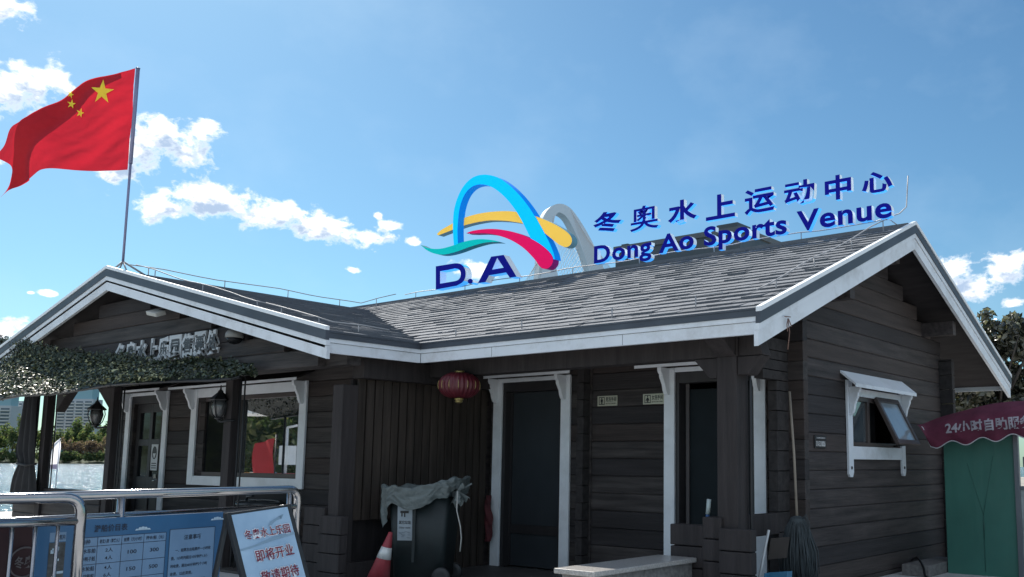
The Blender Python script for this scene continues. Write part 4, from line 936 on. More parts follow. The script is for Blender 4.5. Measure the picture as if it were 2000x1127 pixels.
# maroon banner further along the railing
ba = onrail(-60, 1036); bb = onrail(70, 1027)
mbn = thing('banner', 'dark maroon banner with a brush lettered ring behind the upright bars', 'banner', (ba[0], ba[1], .3)); q = MB(); wv = np.dot(bb-ba, bu)
q.grid(lambda u, v: np.array((ba[0], ba[1], .08))+bu*wv*u+Z3*(.86*v)-Xoff*(.02-.012*math.sin(u*11+v*3)), 24, 10, 0); q.build('cloth', [mat('maroon_cloth', (.026, .008, .011), .8, var=.2)], mbn)
q = MB(); c0 = onrail(47, 1098, .035); q_ = [c0+bu*.085*math.cos(a)+Z3*.085*math.sin(a) for a in np.linspace(0, 2*math.pi, 24)]; q.tube(q_, .006, 4)
put_text(q, '冬奥', c0-bu*.055-Z3*.035, bu, Z3, .11, .07, .02); q.build('lettering', [mat('banner_grey', (.09, .08, .085), .7)], mbn)
# ------------------------------------------------------------------ A-frame poster
PT = np.array((-5.893, 3.421, .944)); pu = np.array((-.193, .979, .071)); pu /= np.linalg.norm(pu); pd = np.array((.319, .131, -.939)); pd = pd-pu*np.dot(pd, pu); pd /= np.linalg.norm(pd); pn = np.cross(pu, -pd); pw, ph = .486, .95
if np.dot(pn, -PT*(1, 1, 0)) < 0: pn = -pn
af = thing('poster_stand', 'leaning A-frame stand with a pale blue opening soon poster', 'poster stand', (PT[0], PT[1]+.25, 0))
q = MB(); q.obox(PT-pn*.012, pu*pw, pd*ph, pn*.010, 0); q.build('poster', [mat('poster_blue', (.30, .46, .64), .4, var=.10, scale=(3, 3, 3), col2=(.36, .50, .64))], af)
q = MB()
for a in (-.035, pw+.002): q.obox(PT+pu*a-pn*.03-pd*.02, pu*.034, pd*(ph+.04), pn*.03, 0)
q.obox(PT-pn*.03-pd*.02, pu*pw, pd*.018, pn*.016, 0)
for a in (-.035, pw+.002):
    o_ = PT+pu*a-pn*.035; q.obox(o_, pu*.03, np.array((-.20, -.03, -o_[2]+.0)), pn*.03)
q.build('stand_frame', [RUBB], af, bevel=.003)
CR_ = mat('poster_crimson', (.20, .018, .04), .5); HALO = mat('poster_white', (.72, .76, .82), .5)
def pt_(s, u0, v0, w, h, b=.03):
    q = MB(); o_ = PT+pu*u0+pd*(v0+h)
    put_text(q, s, o_+pn*.003-pu*.006+pd*.006, pu, -pd, w+.012, h+.012, b+.05, 1); put_text(q, s, o_+pn*.0055, pu, -pd, w, h, b, 0); return q
for s, u0, v0, w, h in (('冬奥水上乐园', .058, .118, .395, .066), ('即将开业', .105, .262, .33, .082), ('敬请期待', .108, .408, .33, .082)):
    pt_(s, u0, v0, w, h, .012).build('lettering', [CR_, HALO], af)
q = MB()
def pq(pts, m): q.add([PT+pu*a+pd*b+pn*.0015 for a, b in pts], [tuple(range(len(pts)))[::-1]], m)
pq([(.27, .115), (.30, .085), (.36, .065), (.42, .05), (.40, .075), (.35, .085), (.30, .11)], 0); pq([(.38, .058), (.42, .048), (.43, .05), (.40, .08)], 0)
pq([(0, .235), (.12, .225), (.25, .20), (.38, .19), (pw, .185), (pw, .20), (.3, .215), (.1, .24), (0, .25)], 0)
pq([(.07, .62), (.085, .53), (.11, .58), (.12, .62)], 1); pq([(.37, .60), (.392, .48), (.41, .60)], 1); pq([(.25, .95), (.30, .63), (.36, .60), (.40, .58), (.44, .57), (pw, .59), (pw, .95)], 2)
q.build('printed_picture', [mat('poster_grey_print', (.22, .33, .44), .5), HALO, mat('poster_green_print', (.09, .14, .12), .5, var=.4, scale=(30, 30, 30))], af)
# ------------------------------------------------------------------ wheeled bin, bag, cone
bc_ = np.array((-7.95, 6.86, 0)); ba_ = math.radians(33); e1 = np.array((math.cos(ba_), math.sin(ba_), 0)); e2 = np.array((-math.sin(ba_), math.cos(ba_), 0))
BING = mat('bin_dark_green', (.008, .014, .015), .55, var=.25, scale=(8, 8, 8))
wb = thing('wheelie_bin', 'tall dark wheeled rubbish bin in front of the wooden lattice', 'bin', tuple(bc_))
def frustum(mb, c, z0, z1, a0, b0, a1, b1, m=0, n=6, rr=.06):
    def ring(z, a, b):
        out_ = []
        for sx, sy, st in ((1, -1, -math.pi/2), (1, 1, 0), (-1, 1, math.pi/2), (-1, -1, math.pi)):
            for k in range(n+1):
                t = st+math.pi/2*k/n; out_.append(c+e1*(sx*(a-rr)+rr*math.cos(t))+e2*(sy*(b-rr)+rr*math.sin(t))+Z3*z)
        return out_
    R_ = [ring(z0, a0, b0), ring(z1, a1, b1)]; N_ = len(R_[0]); k = len(mb.v); mb.v += [tuple(p) for p in R_[0]+R_[1]]
    for j in range(N_): j2 = (j+1) % N_; mb.f.append((k+j, k+j2, k+N_+j2, k+N_+j)); mb.m.append(m); mb.sm.append(True)
    mb.f.append(tuple(range(k+N_-1, k-1, -1))); mb.m.append(m); mb.sm.append(False); mb.f.append(tuple(range(k+N_, k+2*N_))); mb.m.append(m); mb.sm.append(False)
q = MB(); frustum(q, bc_, .07, .93, .27, .22, .33, .285); frustum(q, bc_, .93, .975, .355, .31, .355, .31, rr=.05)
q.obox(bc_+e1*.30-e2*.25+Z3*.93, e1*.09, e2*.5, Z3*.06); q.obox(bc_-e1*.05-e2*.285+Z3*.25, e1*.03, -e2*.01, Z3*.6); q.build('bin_body', [BING], wb)
for s_ in (-1, 1):
    q = MB(); q.lathe(bc_+e1*.26+e2*s_*.25+Z3*.10, [(.05, -.03), (.095, -.028), (.10, -.012), (.10, .012), (.095, .028), (.05, .03)], 20, axis=np.column_stack((e1, Z3, e2))); q.build('wheel', [RUBB], wb)
q = MB(); q.tube([bc_+e1*.40-e2*.22+Z3*1.02, bc_+e1*.40+e2*.22+Z3*1.02], .018, 8); q.build('handle', [RUBB], wb)
lb = thing if False else None
lo_ = bc_-e1*.275-e2*.262+Z3*.36; sv = np.array(-e2); 
q = MB(); lu = e1; lv = Z3-e2*.075; lv /= np.linalg.norm(lv); l0 = bc_-e1*.22-e2*.257+Z3*.47
q.add([l0, l0+lu*.16, l0+lu*.16+lv*.42, l0+lv*.42], [(0, 1, 2, 3)], 0)
put_text(q, '其它垃圾', l0+lu*.015+lv*.17-e2*.002, lu, lv, .13, .038, .02, 1); put_text(q, 'Other waste', l0+lu*.02+lv*.125-e2*.002, lu, lv, .12, .02, .01, 1)
q.add([l0+lu*a+lv*b-e2*.002 for a, b in ((.04, .25), (.055, .25), (.055, .285), (.07, .285), (.07, .245), (.085, .245), (.085, .285), (.12, .285), (.12, .31), (.03, .31), (.03, .285), (.04, .285))], [tuple(range(12))], 1)
for k in range(14):
    a, b = rng.uniform(.01, .12), rng.uniform(.015, .1); q.add([l0+lu*a+lv*b-e2*.002, l0+lu*(a+.03)+lv*b-e2*.002, l0+lu*(a+.025)+lv*(b+.006)-e2*.002, l0+lu*(a-.004)+lv*(b+.01)-e2*.002], [(0, 1, 2, 3)], 2)
q.build('bin_label', [mat('label_grey', (.27, .31, .34), .5), IRON, mat('label_faint', (.18, .21, .24), .5)], wb)
BAG = mat('bag_plastic', (.105, .124, .122), .42, var=.2, scale=(7, 7, 7), bump=.5, bscale=(26, 26, 26), spec=.5)
bag = MB()
def bagpt(u, v):
    a = u*2*math.pi; ca, sa = math.cos(a), math.sin(a); sx = .395*(abs(ca)**.55)*np.sign(ca); sy = .335*(abs(sa)**.55)*np.sign(sa)
    right = (sx/.395+1)/2; front = (-sy/.335+1)/2
    hang = .19+.03*math.sin(3*a)+(.26*max(0, 1-abs(((a-math.pi*1.17+math.pi) % (2*math.pi))-math.pi)/.55))-.07*right+.05*math.sin(7*a+1)*.4
    if v < .3: t = v/.3; r_ = .74+.26*t; z = .955+.065*math.sin(t*math.pi/2)-.05*(1-t); 
    elif v < .45: t = (v-.3)/.15; r_ = 1.0+.10*math.sin(t*math.pi/2); z = 1.02-.015*t
    else: t = (v-.45)/.55; r_ = 1.10+.03*math.sin(t*math.pi)-.08*t+.05*t*math.sin(11*a); z = 1.005-hang*t
    z += .10*right**2*(1-max(0, v-.45)*.6)+.012*math.sin(9*a)
    p_ = Vector((sx*6, sy*6, v*5)); d = mnoise.noise(p_*1.1)*.05+mnoise.noise(p_*2.7)*.024+abs(mnoise.noise(p_*5.5))*.018; fold = .014*math.sin(26*a+8*mnoise.noise(p_*.7))*min(1, v*2)
    r_ += d+fold
    return bc_+e1*sx*r_+e2*sy*r_+Z3*(z+d*.7)
bag.grid(bagpt, 190, 44, 0)
kn = bc_+e1*.42-e2*.26+Z3*.99
for k, (dx, dz, l) in enumerate(((.09, .06, .12), (.03, -.13, .15), (.08, -.09, .12), (-.02, -.15, .12))):
    bag.grid(lambda u, v, dx=dx, dz=dz, l=l: kn+e1*(dx*v+.03*(u-.5)*(1+3*v))+Z3*(dz*v+.03*math.sin(u*9)*v)-e2*(.02+.03*math.sin(u*6+k)*v), 10, 6, 0)
tag(bag.build('bin_bag', [BAG], None, loc=bc_+Z3*.98), 'crumpled grey plastic bag folded over the rim of the wheeled bin', 'bag')
st_ = MB(); st_.tube([kn+Z3*.0-e2*.03, kn+e1*.0-e2*.04-Z3*.2, kn+e1*.045-e2*.05-Z3*.36, kn+e1*.06-e2*.05-Z3*.48, kn+e1*.05-e2*.05-Z3*.62], .007, 5)
tag(st_.build('string', [mat('white_string', (.42, .41, .38), .8)], None, loc=kn), 'loose white string hanging from the knot of the grey bag', 'string')
tip = on('y', 6.36, 763, 1040); lean = math.radians(13)
ax_ = CR*math.sin(lean)*1.0; ax_ = np.array((ax_[0], ax_[1], 0))+Z3*math.cos(lean); ax_ /= np.linalg.norm(ax_); hc = tip[2]/ax_[2]-.02; b0 = tip-ax_*hc
xx = np.cross((0, 1.0, 0), ax_); xx /= np.linalg.norm(xx); AX = np.column_stack((xx, np.cross(ax_, xx), ax_))
cn = thing('traffic_cone', 'red traffic cone with a reflective band leaning against the bin', 'cone', tuple(b0)); rc = lambda h: .130-(.130-.021)*h/hc
q = MB(); q.lathe(b0, [(rc(0.02), .02), (rc(hc), hc), (.012, hc+.004)], 28, axis=AX); q.build('cone_body', [mat('cone_red', (.27, .03, .04), .5, var=.2, scale=(9, 9, 9), grime=.2)], cn)
q = MB(); q.lathe(b0, [(rc(hc*.52)+.003, hc*.52), (rc(hc*.73)+.003, hc*.73)], 28, axis=AX); q.build('reflective_band', [mat('band_silver', (.62, .62, .60), .3, .2, var=.1)], cn)
q = MB(); q.obox(b0-AX[:, 0]*.19-AX[:, 1]*.19, AX[:, 0]*.38, AX[:, 1]*.38, ax_*.025); q.build('cone_base', [RUBB], cn, bevel=.01)
# round black bin on the porch
rb = thing('litter_bin', 'round black lidded bin under the porch window', 'bin', (-11.0, 6.75, 0)); q = MB(); q.lathe((-11.0, 6.75, 0), [(.27, 0), (.28, .72)], 24); q.build('bin_body', [RUBB], rb)
q = MB(); q.lathe((-11.0, 6.75, 0), [(.30, .72), (.305, .755), (.27, .785), (.12, .80), (.0, .80)], 24); q.tube([(-11.05, 6.6, .8), (-11.03, 6.6, .84), (-10.9, 6.6, .85)], .02, 6); q.build('lid', [mat('lid_plastic', (.04, .045, .05), .22, var=.1)], rb)
# red cloth by the toilet door
rg = MB(); rg.grid(lambda u, v: np.array((-8.49+.012*math.sin(v*6)+.13*(u-.5)*(1.1-1.1*abs(v-.42)), YM-.10-.05*math.sin(u*math.pi)-.012*math.sin(v*15+u*9), .32+.56*v)), 12, 20, 0)
tag(rg.build('red_cloth', [mat('red_cloth', (.07, .012, .018), .8, var=.35, scale=(12, 12, 12), col2=(.09, .016, .02))], None, loc=(-8.47, YM-.12, .32)), 'crumpled red cloth bag hanging beside the grey toilet door', 'bag')
# ------------------------------------------------------------------ granite bench, mop, broom, odds and ends
GRN = mat('granite', (.35, .335, .32), .30, var=.35, scale=(60, 60, 60), grime=.25, spec=.5); GRS = mat('granite_side', (.17, .16, .155), .75, var=.35, scale=(25, 25, 25), grime=.3, bump=.2)
bn = thing('granite_bench', 'low granite bench with a polished top, sunlit at its near end', 'bench', (-4.95, 6.6, 0))
q = MB(); q.box(-5.165, -4.735, 5.82, 7.29, .41, .452); q.build('bench_top', [GRN], bn, bevel=.008)
q = MB(); q.box(-5.115, -4.785, 5.87, 6.56, 0, .41); q.box(-5.115, -4.785, 6.566, 7.29, 0, .41); q.build('bench_side', [GRS], bn, bevel=.004)
WOODH = mat('pale_stick', (.24, .20, .16), .6, var=.2, scale=(20, 20, 3)); MOPH = mat('mop_strands', (.045, .055, .06), .95, var=.35, scale=(20, 20, 5))
mp_t, mp_b = on('y', 8.17, 1542, 765), on('y', 7.98, 1557, 1012)
mop = thing('mop', 'old string mop with grey strands leaning head down on the log corner', 'mop', (mp_b[0], mp_b[1], .3))
q = MB(); q.tube([mp_t, (mp_t+mp_b)/2+np.array((.008, 0, 0)), mp_b-Z3*.05], .0125, 8); q.build('mop_handle', [WOODH], mop)
q = MB(); q.lathe(mp_b, [(.03, .02), (.07, -.01), (.085, -.06)], 12)
for k in range(210):
    a = rng.uniform(0, 2*math.pi); r0 = .10*math.sqrt(rng.random()); r1 = r0*1.35+.05*rng.random(); l = rng.uniform(.48, .66)
    d = np.array((math.cos(a), math.sin(a), 0)); q.tube([mp_b+d*r0*.5+Z3*.01, mp_b+d*(r0+.012)-Z3*.10, mp_b+d*r1*.98-Z3*.3+np.array((.012*rng.normal(), .012*rng.normal(), 0)), mp_b+d*r1+np.array((.02, .01*rng.normal(), 0))-Z3*l], [.006, .0065, .006, .004], 4)
for k in range(4): q.tube([mp_b+np.array((.03, .0, -.02)), mp_b+np.array((.07+.01*k, -.02, .01+.01*k)), mp_b+np.array((.10+.012*k, -.02, -.05)), mp_b+np.array((.085+.01*k, -.02, -.16))], .005, 4)
q.build('mop_head', [MOPH], mop)
a, b = on('y', 7.36, 1385, 975), on('y', 7.36, 1381, 1021); bh = thing('broom', 'upturned white broom stick standing behind the low log parapet', 'broom', (b[0], b[1], b[2]-.5))
q = MB(); q.tube([b-Z3*.7-(a-b)*.3, b-Z3*.0-(a-b)*.0, b+(a-b)*.45], .018, 8, 1); q.tube([b+(a-b)*.36, a], .021, 8, 0); q.build('broom_stick', [mat('pale_plastic', (.40, .47, .47), .4), mat('blue_plastic', (.02, .08, .22), .4)], bh)
a, b = on('y', 7.75, 1500, 1043), on('y', 7.70, 1484, 1124); q = MB(); q.tube([a+(a-b)*.1, b-(a-b)*.9], .013, 8); tag(q.build('white_stick', [mat('white_rod', (.55, .57, .58), .35)], None, loc=b), 'thin white rod slanting under the porch rail', 'stick')
c_ = on('y', 7.75, 1520, 1070); q = MB(); q.obox(c_+(-.11, 0, -.11), (.16, .06, .02), (.035, .0, .19), (.01, -.015, 0)); tag(q.build('wooden_board', [mat('board_brown', (.045, .037, .033), .7, var=.2)], None, loc=c_), 'small brown board propped in the dark gap under the rail', 'board')
c_ = on('y', 7.45, 1520, 1124); dp = thing('dustpan', 'blue dustpan resting beside the corner post below the rail', 'dustpan', tuple(c_-Z3*.3))
q = MB(); BLP = mat('dustpan_blue', (.04, .16, .27), .4, var=.15); q.obox(c_+(-.13, .02, -.30), (.23, 0, .03), (.0, .05, .31), (0, -.012, 0)); q.obox(c_+(-.13, .02, -.30), (.012, 0, 0), (.0, .05, .31), (0, -.09, 0)); q.obox(c_+(.09, .02, -.27), (.012, 0, 0), (.0, .05, .31), (0, -.09, 0)); q.build('pan', [BLP], dp, bevel=.004)
q = MB(); q.tube([c_+(-.02, .06, -.05), c_+(.0, .25, -.05)], .012, 8); q.build('handle', [BLP], dp)
c_ = np.array((XR+.03, 7.42, zmain(7.42)-.21)); q = MB()
for pth in ([(0, -.06, .01), (0, .05, .02)], [(0, 0, 0), (.01, .01, -.12), (.005, -.02, -.28)], [(0, 0, 0), (.005, -.03, -.06), (.01, -.03, -.12)], [(0, .01, 0), (.01, .05, -.07)]): q.tube([c_+np.array(p_) for p_ in pth], .005, 5)
tag(q.build('wire_end', [mat('copper_wire', (.16, .09, .07), .5)], None, loc=c_), 'frayed brown wire end poking out of the right rake board', 'wire')
# ------------------------------------------------------------------ service kiosk with maroon awning
YK = 11.6
kL, kR = on('y', YK, 1844, 900)[0], on('y', YK, 1981, 900)[0]
ki = thing('service_kiosk', 'green self-service kiosk under a scalloped maroon awning', 'kiosk', ((kL+kR)/2, YK+.4, 0))
GRNK = mat('kiosk_green', (.046, .165, .130), .45, var=.12, scale=(1.5, 1.5, 1.5), bump=.30, bscale=(7, 7, 1.2), grime=.06); FRK = mat('kiosk_frame', (.16, .17, .19), .4, .4, var=.08); MAR = mat('awning_maroon', (.115, .017, .042), .8, var=.22, scale=(5, 5, 9), bump=.5, bscale=(9, 9, 4))
q = MB(); q.box(kL, kR, YK, YK+.02, .0, 1.75); q.box(kL, kL+.02, YK+.02, YK+.8, .0, 1.75); q.build('cover_panel', [GRNK], ki)
kx = kL+(kR-kL)*.54
q = MB(); zz = lambda y_: on('y', YK, 1917, y_)[2]
q.tube([(kx, YK-.003, .05), (kx-.003, YK-.004, zz(1050)), (kx, YK-.003, zz(1005))], .003, 5); q.tube([(kx, YK-.003, zz(1005)), (kx-.17, YK-.002, zz(905))], .0022, 5); q.tube([(kx, YK-.003, zz(1005)), (kx+.14, YK-.002, zz(890))], .0022, 5)
q.tube([(kx, YK-.006, zz(1055)), (kx+.006, YK-.010, zz(1030)), (kx, YK-.006, zz(1008))], [.003, .008, .003], 6); q.build('tear', [mat('green_dark_crease', (.026, .10, .08), .5)], ki)
q = MB(); q.box(kR, kR+.055, YK-.03, YK+.03, 0, 1.8); q.box(kR, kR+1.6, YK-.02, YK+.02, 1.72, 1.8); q.box(kR+.055, kR+.6, YK-.015, YK+.015, 1.02, 1.06); q.box(kR+.10, kR+.13, YK-.02, YK, 1.28, 1.40)
q.build('kiosk_frame', [FRK], ki, bevel=.003)
q = MB(); q.box(kR+.055, kR+1.5, YK+.005, YK+.01, .1, 1.02); q.build('kiosk_pane', [mat('kiosk_pane', (.30, .34, .34), .25, var=.3)], ki)
q = MB(); q.box(kR+1.55, kR+1.6, YK-.03, YK+.8, 0, 1.8); q.box(kL, kL+.04, YK+.76, YK+.8, 0, 1.8); q.build('kiosk_frame', [FRK], ki)
topk = smooth([(1800, 829), (1830, 817), (1860, 808), (1890, 800), (1930, 790), (1965, 785), (2000, 783), (2060, 782), (2150, 790), (2260, 815)], 5)
def scal(x): # lower edge with scallops
    base_ = 875-(x-1829)*.112 if x > 1829 else (875-(1829-x)*.25 if x > 1818 else 872.2-(1818-x)*2.4)
    return base_+ (0 if x < 1825 else -5.2+5.6*math.cos((x-1829)/59.0*2*math.pi))
def aw(u, v):
    x = 1800+u*460; i = 0
    tx_ = edge(topk, u) if False else None
    xs_ = [p_[0] for p_ in topk]; ty = np.interp(x, xs_, [p_[1] for p_ in topk])
    by = scal(max(x, 1801)); by = max(by, ty+4)
    A_ = on('y', YK-.02, x, ty); B_ = on('y', YK-.30, x+(12 if x < 1830 else 0)*0, by)
    p_ = A_*(1-v)+B_*v; p_ = p_+np.array((0, -.16*math.sin(math.pi*v)*1.0, .0)); return p_
q = MB(); q.grid(aw, 130, 12, 0); q.grid(lambda u, v: aw(1-u, v)+np.array((0, .008, 0)), 130, 12, 0); awn = q.build('awning', [MAR], ki)
q = MB(); q.tube([aw(u, 1) for u in np.linspace(0.0, 1, 150)], .007, 5); q.build('awning_trim', [mat('trim_white', (.5, .5, .52), .7)], awn)
q = MB(); tw0 = on('y', YK-.38, 1857, 845); tw1 = on('y', YK-.38, 1998, 830)
V_, F_ = glyphs('24小时自助服务', .03, 0.0); lo, hi = V_.min(0), V_.max(0)
def awtext(p_):
    a = (p_[0]-lo[0])/(hi[0]-lo[0]); b = (p_[1]-lo[1])/(hi[1]-lo[1]); x = 1855+a*168; u = (x-1800)/460
    yb = 853-.082*(x-1855); y_ = yb-24*b; s0 = aw(u, 0); xs_ = [p2[0] for p2 in topk]; ty = np.interp(x, xs_, [p2[1] for p2 in topk]); v = (y_-ty)/(scal(x)+5-ty)
    v = min(max(v, .02), .98); c0 = aw(u, v); n_ = np.cross(aw(u+.003, v)-c0, aw(u, v+.01)-c0); n_ /= np.linalg.norm(n_); n_ = n_ if n_[1] < 0 else -n_
    return c0+n_*.012
q.add([awtext(p_) for p_ in V_], F_, 0); q.build('lettering', [mat('awning_letters', (.33, .30, .34), .7)], awn)
q = MB(); q.box(-4.26, -3.93, 11.0, 12.2, 0, .13); tag(q.build('stone_step', [GRS], None, loc=(-4.1, 11.6, 0), bevel=.01), 'low brown stone step between the log gable and the green kiosk', 'step')
q = MB(); q.tube(smooth([(-4.25, 11.3, .15), (-4.1, 11.1, .20), (-3.98, 10.95, .12), (-3.9, 10.8, .03), (-3.7, 10.6, .02)], 5), .014, 7); tag(q.build('hose', [IRON], None, loc=(-4.1, 11.1, 0)), 'black hose looping over the stone step beside the kiosk', 'hose')
# ------------------------------------------------------------------ trees and bushes
def leaf_mat(n, c, c2, rough=.35, spec=.6, thru=.42):
    m = mat(n, c, rough, var=.3, scale=(7, 7, 7), col2=c2, spec=spec); t = m.node_tree; b = t.nodes['Principled BSDF']; o_ = t.nodes['Material Output']
    tr_ = t.nodes.new('ShaderNodeBsdfTranslucent'); tr_.inputs[0].default_value = (min(1, c2[0]*1.6), min(1, c2[1]*1.7), c2[2]*1.1, 1)
    ms = t.nodes.new('ShaderNodeMixShader'); ms.inputs[0].default_value = thru; t.links.new(b.outputs[0], ms.inputs[1]); t.links.new(tr_.outputs[0], ms.inputs[2]); t.links.new(ms.outputs[0], o_.inputs[0])
    return m
def crown(mb, c, rad, n, size, m_choice, lump=9, flat=.75, bias=.55):
    c = np.array(c, float); rad = np.array(rad, float)
    cl_ = [(c+rad*d*rng.uniform(.35, .85), rng.uniform(.28, .5)) for d in (lambda a: a/np.linalg.norm(a, axis=1)[:, None])(rng.normal(0, 1, (lump, 3)))]
    cl_.append((c, .6)); w_ = np.array([k[1]**2 for k in cl_]); w_ /= w_.sum(); idx = rng.choice(len(cl_), n, p=w_)
    D = rng.normal(0, 1, (n, 3)); D /= np.linalg.norm(D, axis=1)[:, None]; RR = rng.random(n)**.4; NN = rng.normal(0, 1, (n, 3))+D*.5+np.array((0, 0, .4)); NN /= np.linalg.norm(NN, axis=1)[:, None]; TT = np.cross(NN, rng.normal(0, 1, (n, 3))); TT /= np.linalg.norm(TT, axis=1)[:, None]; BB = np.cross(NN, TT)
    SZ = size*rng.uniform(.6, 1.3, n); MM = rng.choice(len(m_choice), n, p=m_choice)
    for i in range(n):
        cc, r_ = cl_[idx[i]]; p_ = cc+rad*r_*D[i]*RR[i]; s_ = SZ[i]; t_, b_ = TT[i]*s_*.5, BB[i]*s_*.23
        k = len(mb.v); mb.v += [tuple(p_-t_), tuple(p_-b_+NN[i]*s_*.06), tuple(p_+t_), tuple(p_+b_+NN[i]*s_*.06)]
        mb.f.append((k, k+1, k+2, k+3)); mb.m.append(int(MM[i])); mb.sm.append(False)
LV = [leaf_mat('glossy_leaf', (.042, .045, .034), (.062, .062, .044), .24, 1.0, .25), leaf_mat('glossy_leaf_pale', (.14, .135, .10), (.19, .18, .13), .3, .9, .25), leaf_mat('dark_leaf', (.012, .015, .012), (.02, .024, .018), .4)]
BARK = mat('bark', (.06, .05, .042), .9, var=.3, scale=(10, 10, 3), bump=.4)
tc_ = far(16.8, 1945, 720)
tr = thing('leafy_tree', 'bushy tree with dark glossy leaves behind the right end of the cabin', 'tree', (tc_[0], tc_[1], 0))
q = MB(); q.tube([(tc_[0], tc_[1], 0), (tc_[0]+.05, tc_[1], 1.1), (tc_[0]-.1, tc_[1]+.1, 2.2), (tc_[0]-.2, tc_[1], 3.3)], [.12, .10, .07, .03], 8)
for k in range(16):
    a = rng.uniform(0, 6.28); z = rng.uniform(1.2, 2.6); q.tube([(tc_[0], tc_[1], z), (tc_[0]+.5*math.cos(a), tc_[1]+.5*math.sin(a), z+.5), (tc_[0]+1.0*math.cos(a), tc_[1]+1.0*math.sin(a), z+1.1)], [.035, .02, .008], 5)
q.build('trunk', [BARK], tr)
q = MB()
for (x, y, rx, rz, n) in ((1905, 690, .62, .55, 1500), (1960, 670, .6, .55, 1500), (1880, 745, .55, .5, 1300), (1940, 750, .8, .6, 1900), (2030, 690, .9, .7, 1700), (1868, 655, .32, .42, 420), (1990, 640, .45, .28, 500), (1990, 790, .9, .6, 1300), (1870, 800, .6, .5, 900), (1925, 630, .3, .22, 180)):
    crown(q, far(16.8+rng.uniform(-.3, .3), x, y), (rx, .7, rz), n, .15, (.42, .36, .22), 6)
q.build('crown', LV, tr)
# ------------------------------------------------------------------ the far shore of the lake
fb = MB(); nsh = 60; W_ = [far(313, x, 905.5+.0073*x) for x in np.linspace(-900, 900, nsh)]
k = 0; top_ = []
for i, p_ in enumerate(W_):
    d = np.array((p_[0], p_[1], 0)); d /= np.linalg.norm(d); a = np.array((p_[0], p_[1], WZ-.6))+d*rng.uniform(-2, 2); fb.v += [tuple(a), tuple(a+d*3+Z3*1.0), tuple(a+d*10+Z3*2.2), tuple(a+d*900+Z3*4)]
for i in range(nsh-1):
    for j in range(3): a = i*4+j; fb.f.append((a, a+4, a+5, a+1)); fb.m.append(0 if j else 1); fb.sm.append(True)
tag(fb.build('far_bank', [mat('bank_grass', (.03, .05, .02), .95, var=.4, scale=(.2, .2, .2)), mat('bank_mud', (.045, .06, .03), .95, var=.3)], None), kind='structure')
FT = [[leaf_mat('far_leaf_green', (.075, .11, .05), (.10, .14, .06), .7, .2), leaf_mat('far_leaf_dark', (.04, .065, .035), (.06, .09, .045), .7, .2), leaf_mat('far_leaf_olive', (.14, .15, .07), (.19, .19, .09), .7, .2)],
      [leaf_mat('far_leaf_brown', (.16, .115, .10), (.20, .15, .125), .8, .1), leaf_mat('far_leaf_rust', (.11, .08, .07), (.15, .105, .09), .8, .1)]]
def ftree(x, yt, yb, wpx, dist, kind, label, name, n):
    top = far(dist, x, yt); base = far(dist, x, yb); s_ = dist/CF; h_ = top[2]-base[2]; b_ = np.array((base[0], base[1], max(base[2], WZ+.3)))
    t_ = thing(name, label, 'tree' if 'tree' in name else 'bush', tuple(b_), 'trees and bushes on the far shore')
    q = MB()
    if 'tree' in name: q.tube([b_, b_+Z3*h_*.45, b_+Z3*h_*.8+CR*.3], [.30, .22, .08], 6); q.build('trunk', [BARK], t_)
    q = MB(); low = .70 if 'tree' in name else .95
    crown(q, b_+Z3*h_*(1-.5*low), (wpx*s_*.72, wpx*s_*.6, h_*low*.62), n*2, max(.55, wpx*s_*.2), (.45, .3, .25) if kind == 0 else (.6, .4), 8); q.build('crown', FT[kind], t_)
for (x, yt, yb, w_, dist, n) in ((-15, 833, 904, 34, 322, 520), (6, 828, 904, 26, 330, 460), (22, 838, 904, 28, 318, 460), (38, 816, 904, 26, 340, 460), (52, 842, 905, 26, 322, 420), (96, 836, 905, 22, 330, 420), (112, 832, 905, 26, 345, 460), (84, 840, 905, 26, 335, 420), (70, 836, 905, 26, 340, 420), (128, 838, 905, 22, 326, 420), (146, 822, 905, 32, 348, 560), (163, 828, 905, 30, 336, 520), (178, 840, 905, 24, 328, 420), (196, 834, 905, 28, 338, 460), (214, 842, 905, 26, 330, 420)):
    ftree(x, yt, yb, w_, dist, 0, 'round green tree on the far lake shore', 'shore_tree', n)
for (x, yt, w_) in ((92, 862, 20), (110, 860, 22), (124, 858, 20), (138, 857, 22), (152, 858, 20), (166, 857, 22), (180, 856, 22), (195, 858, 22)):
    ftree(x, yt, 895, w_, 318, 1, 'rusty brown bush on the far lake shore', 'shore_bush', 300)
for (x, yt, w_) in ((-12, 884, 26), (8, 882, 24), (26, 884, 24), (44, 886, 22), (62, 886, 24), (82, 885, 24), (100, 888, 24), (118, 886, 24), (134, 884, 26), (152, 886, 24), (170, 885, 24), (188, 884, 24), (204, 886, 22)):
    ftree(x, yt, 908, w_, 314.5, 0, 'low green bush at the water edge of the far lake shore', 'shore_bush', 260)
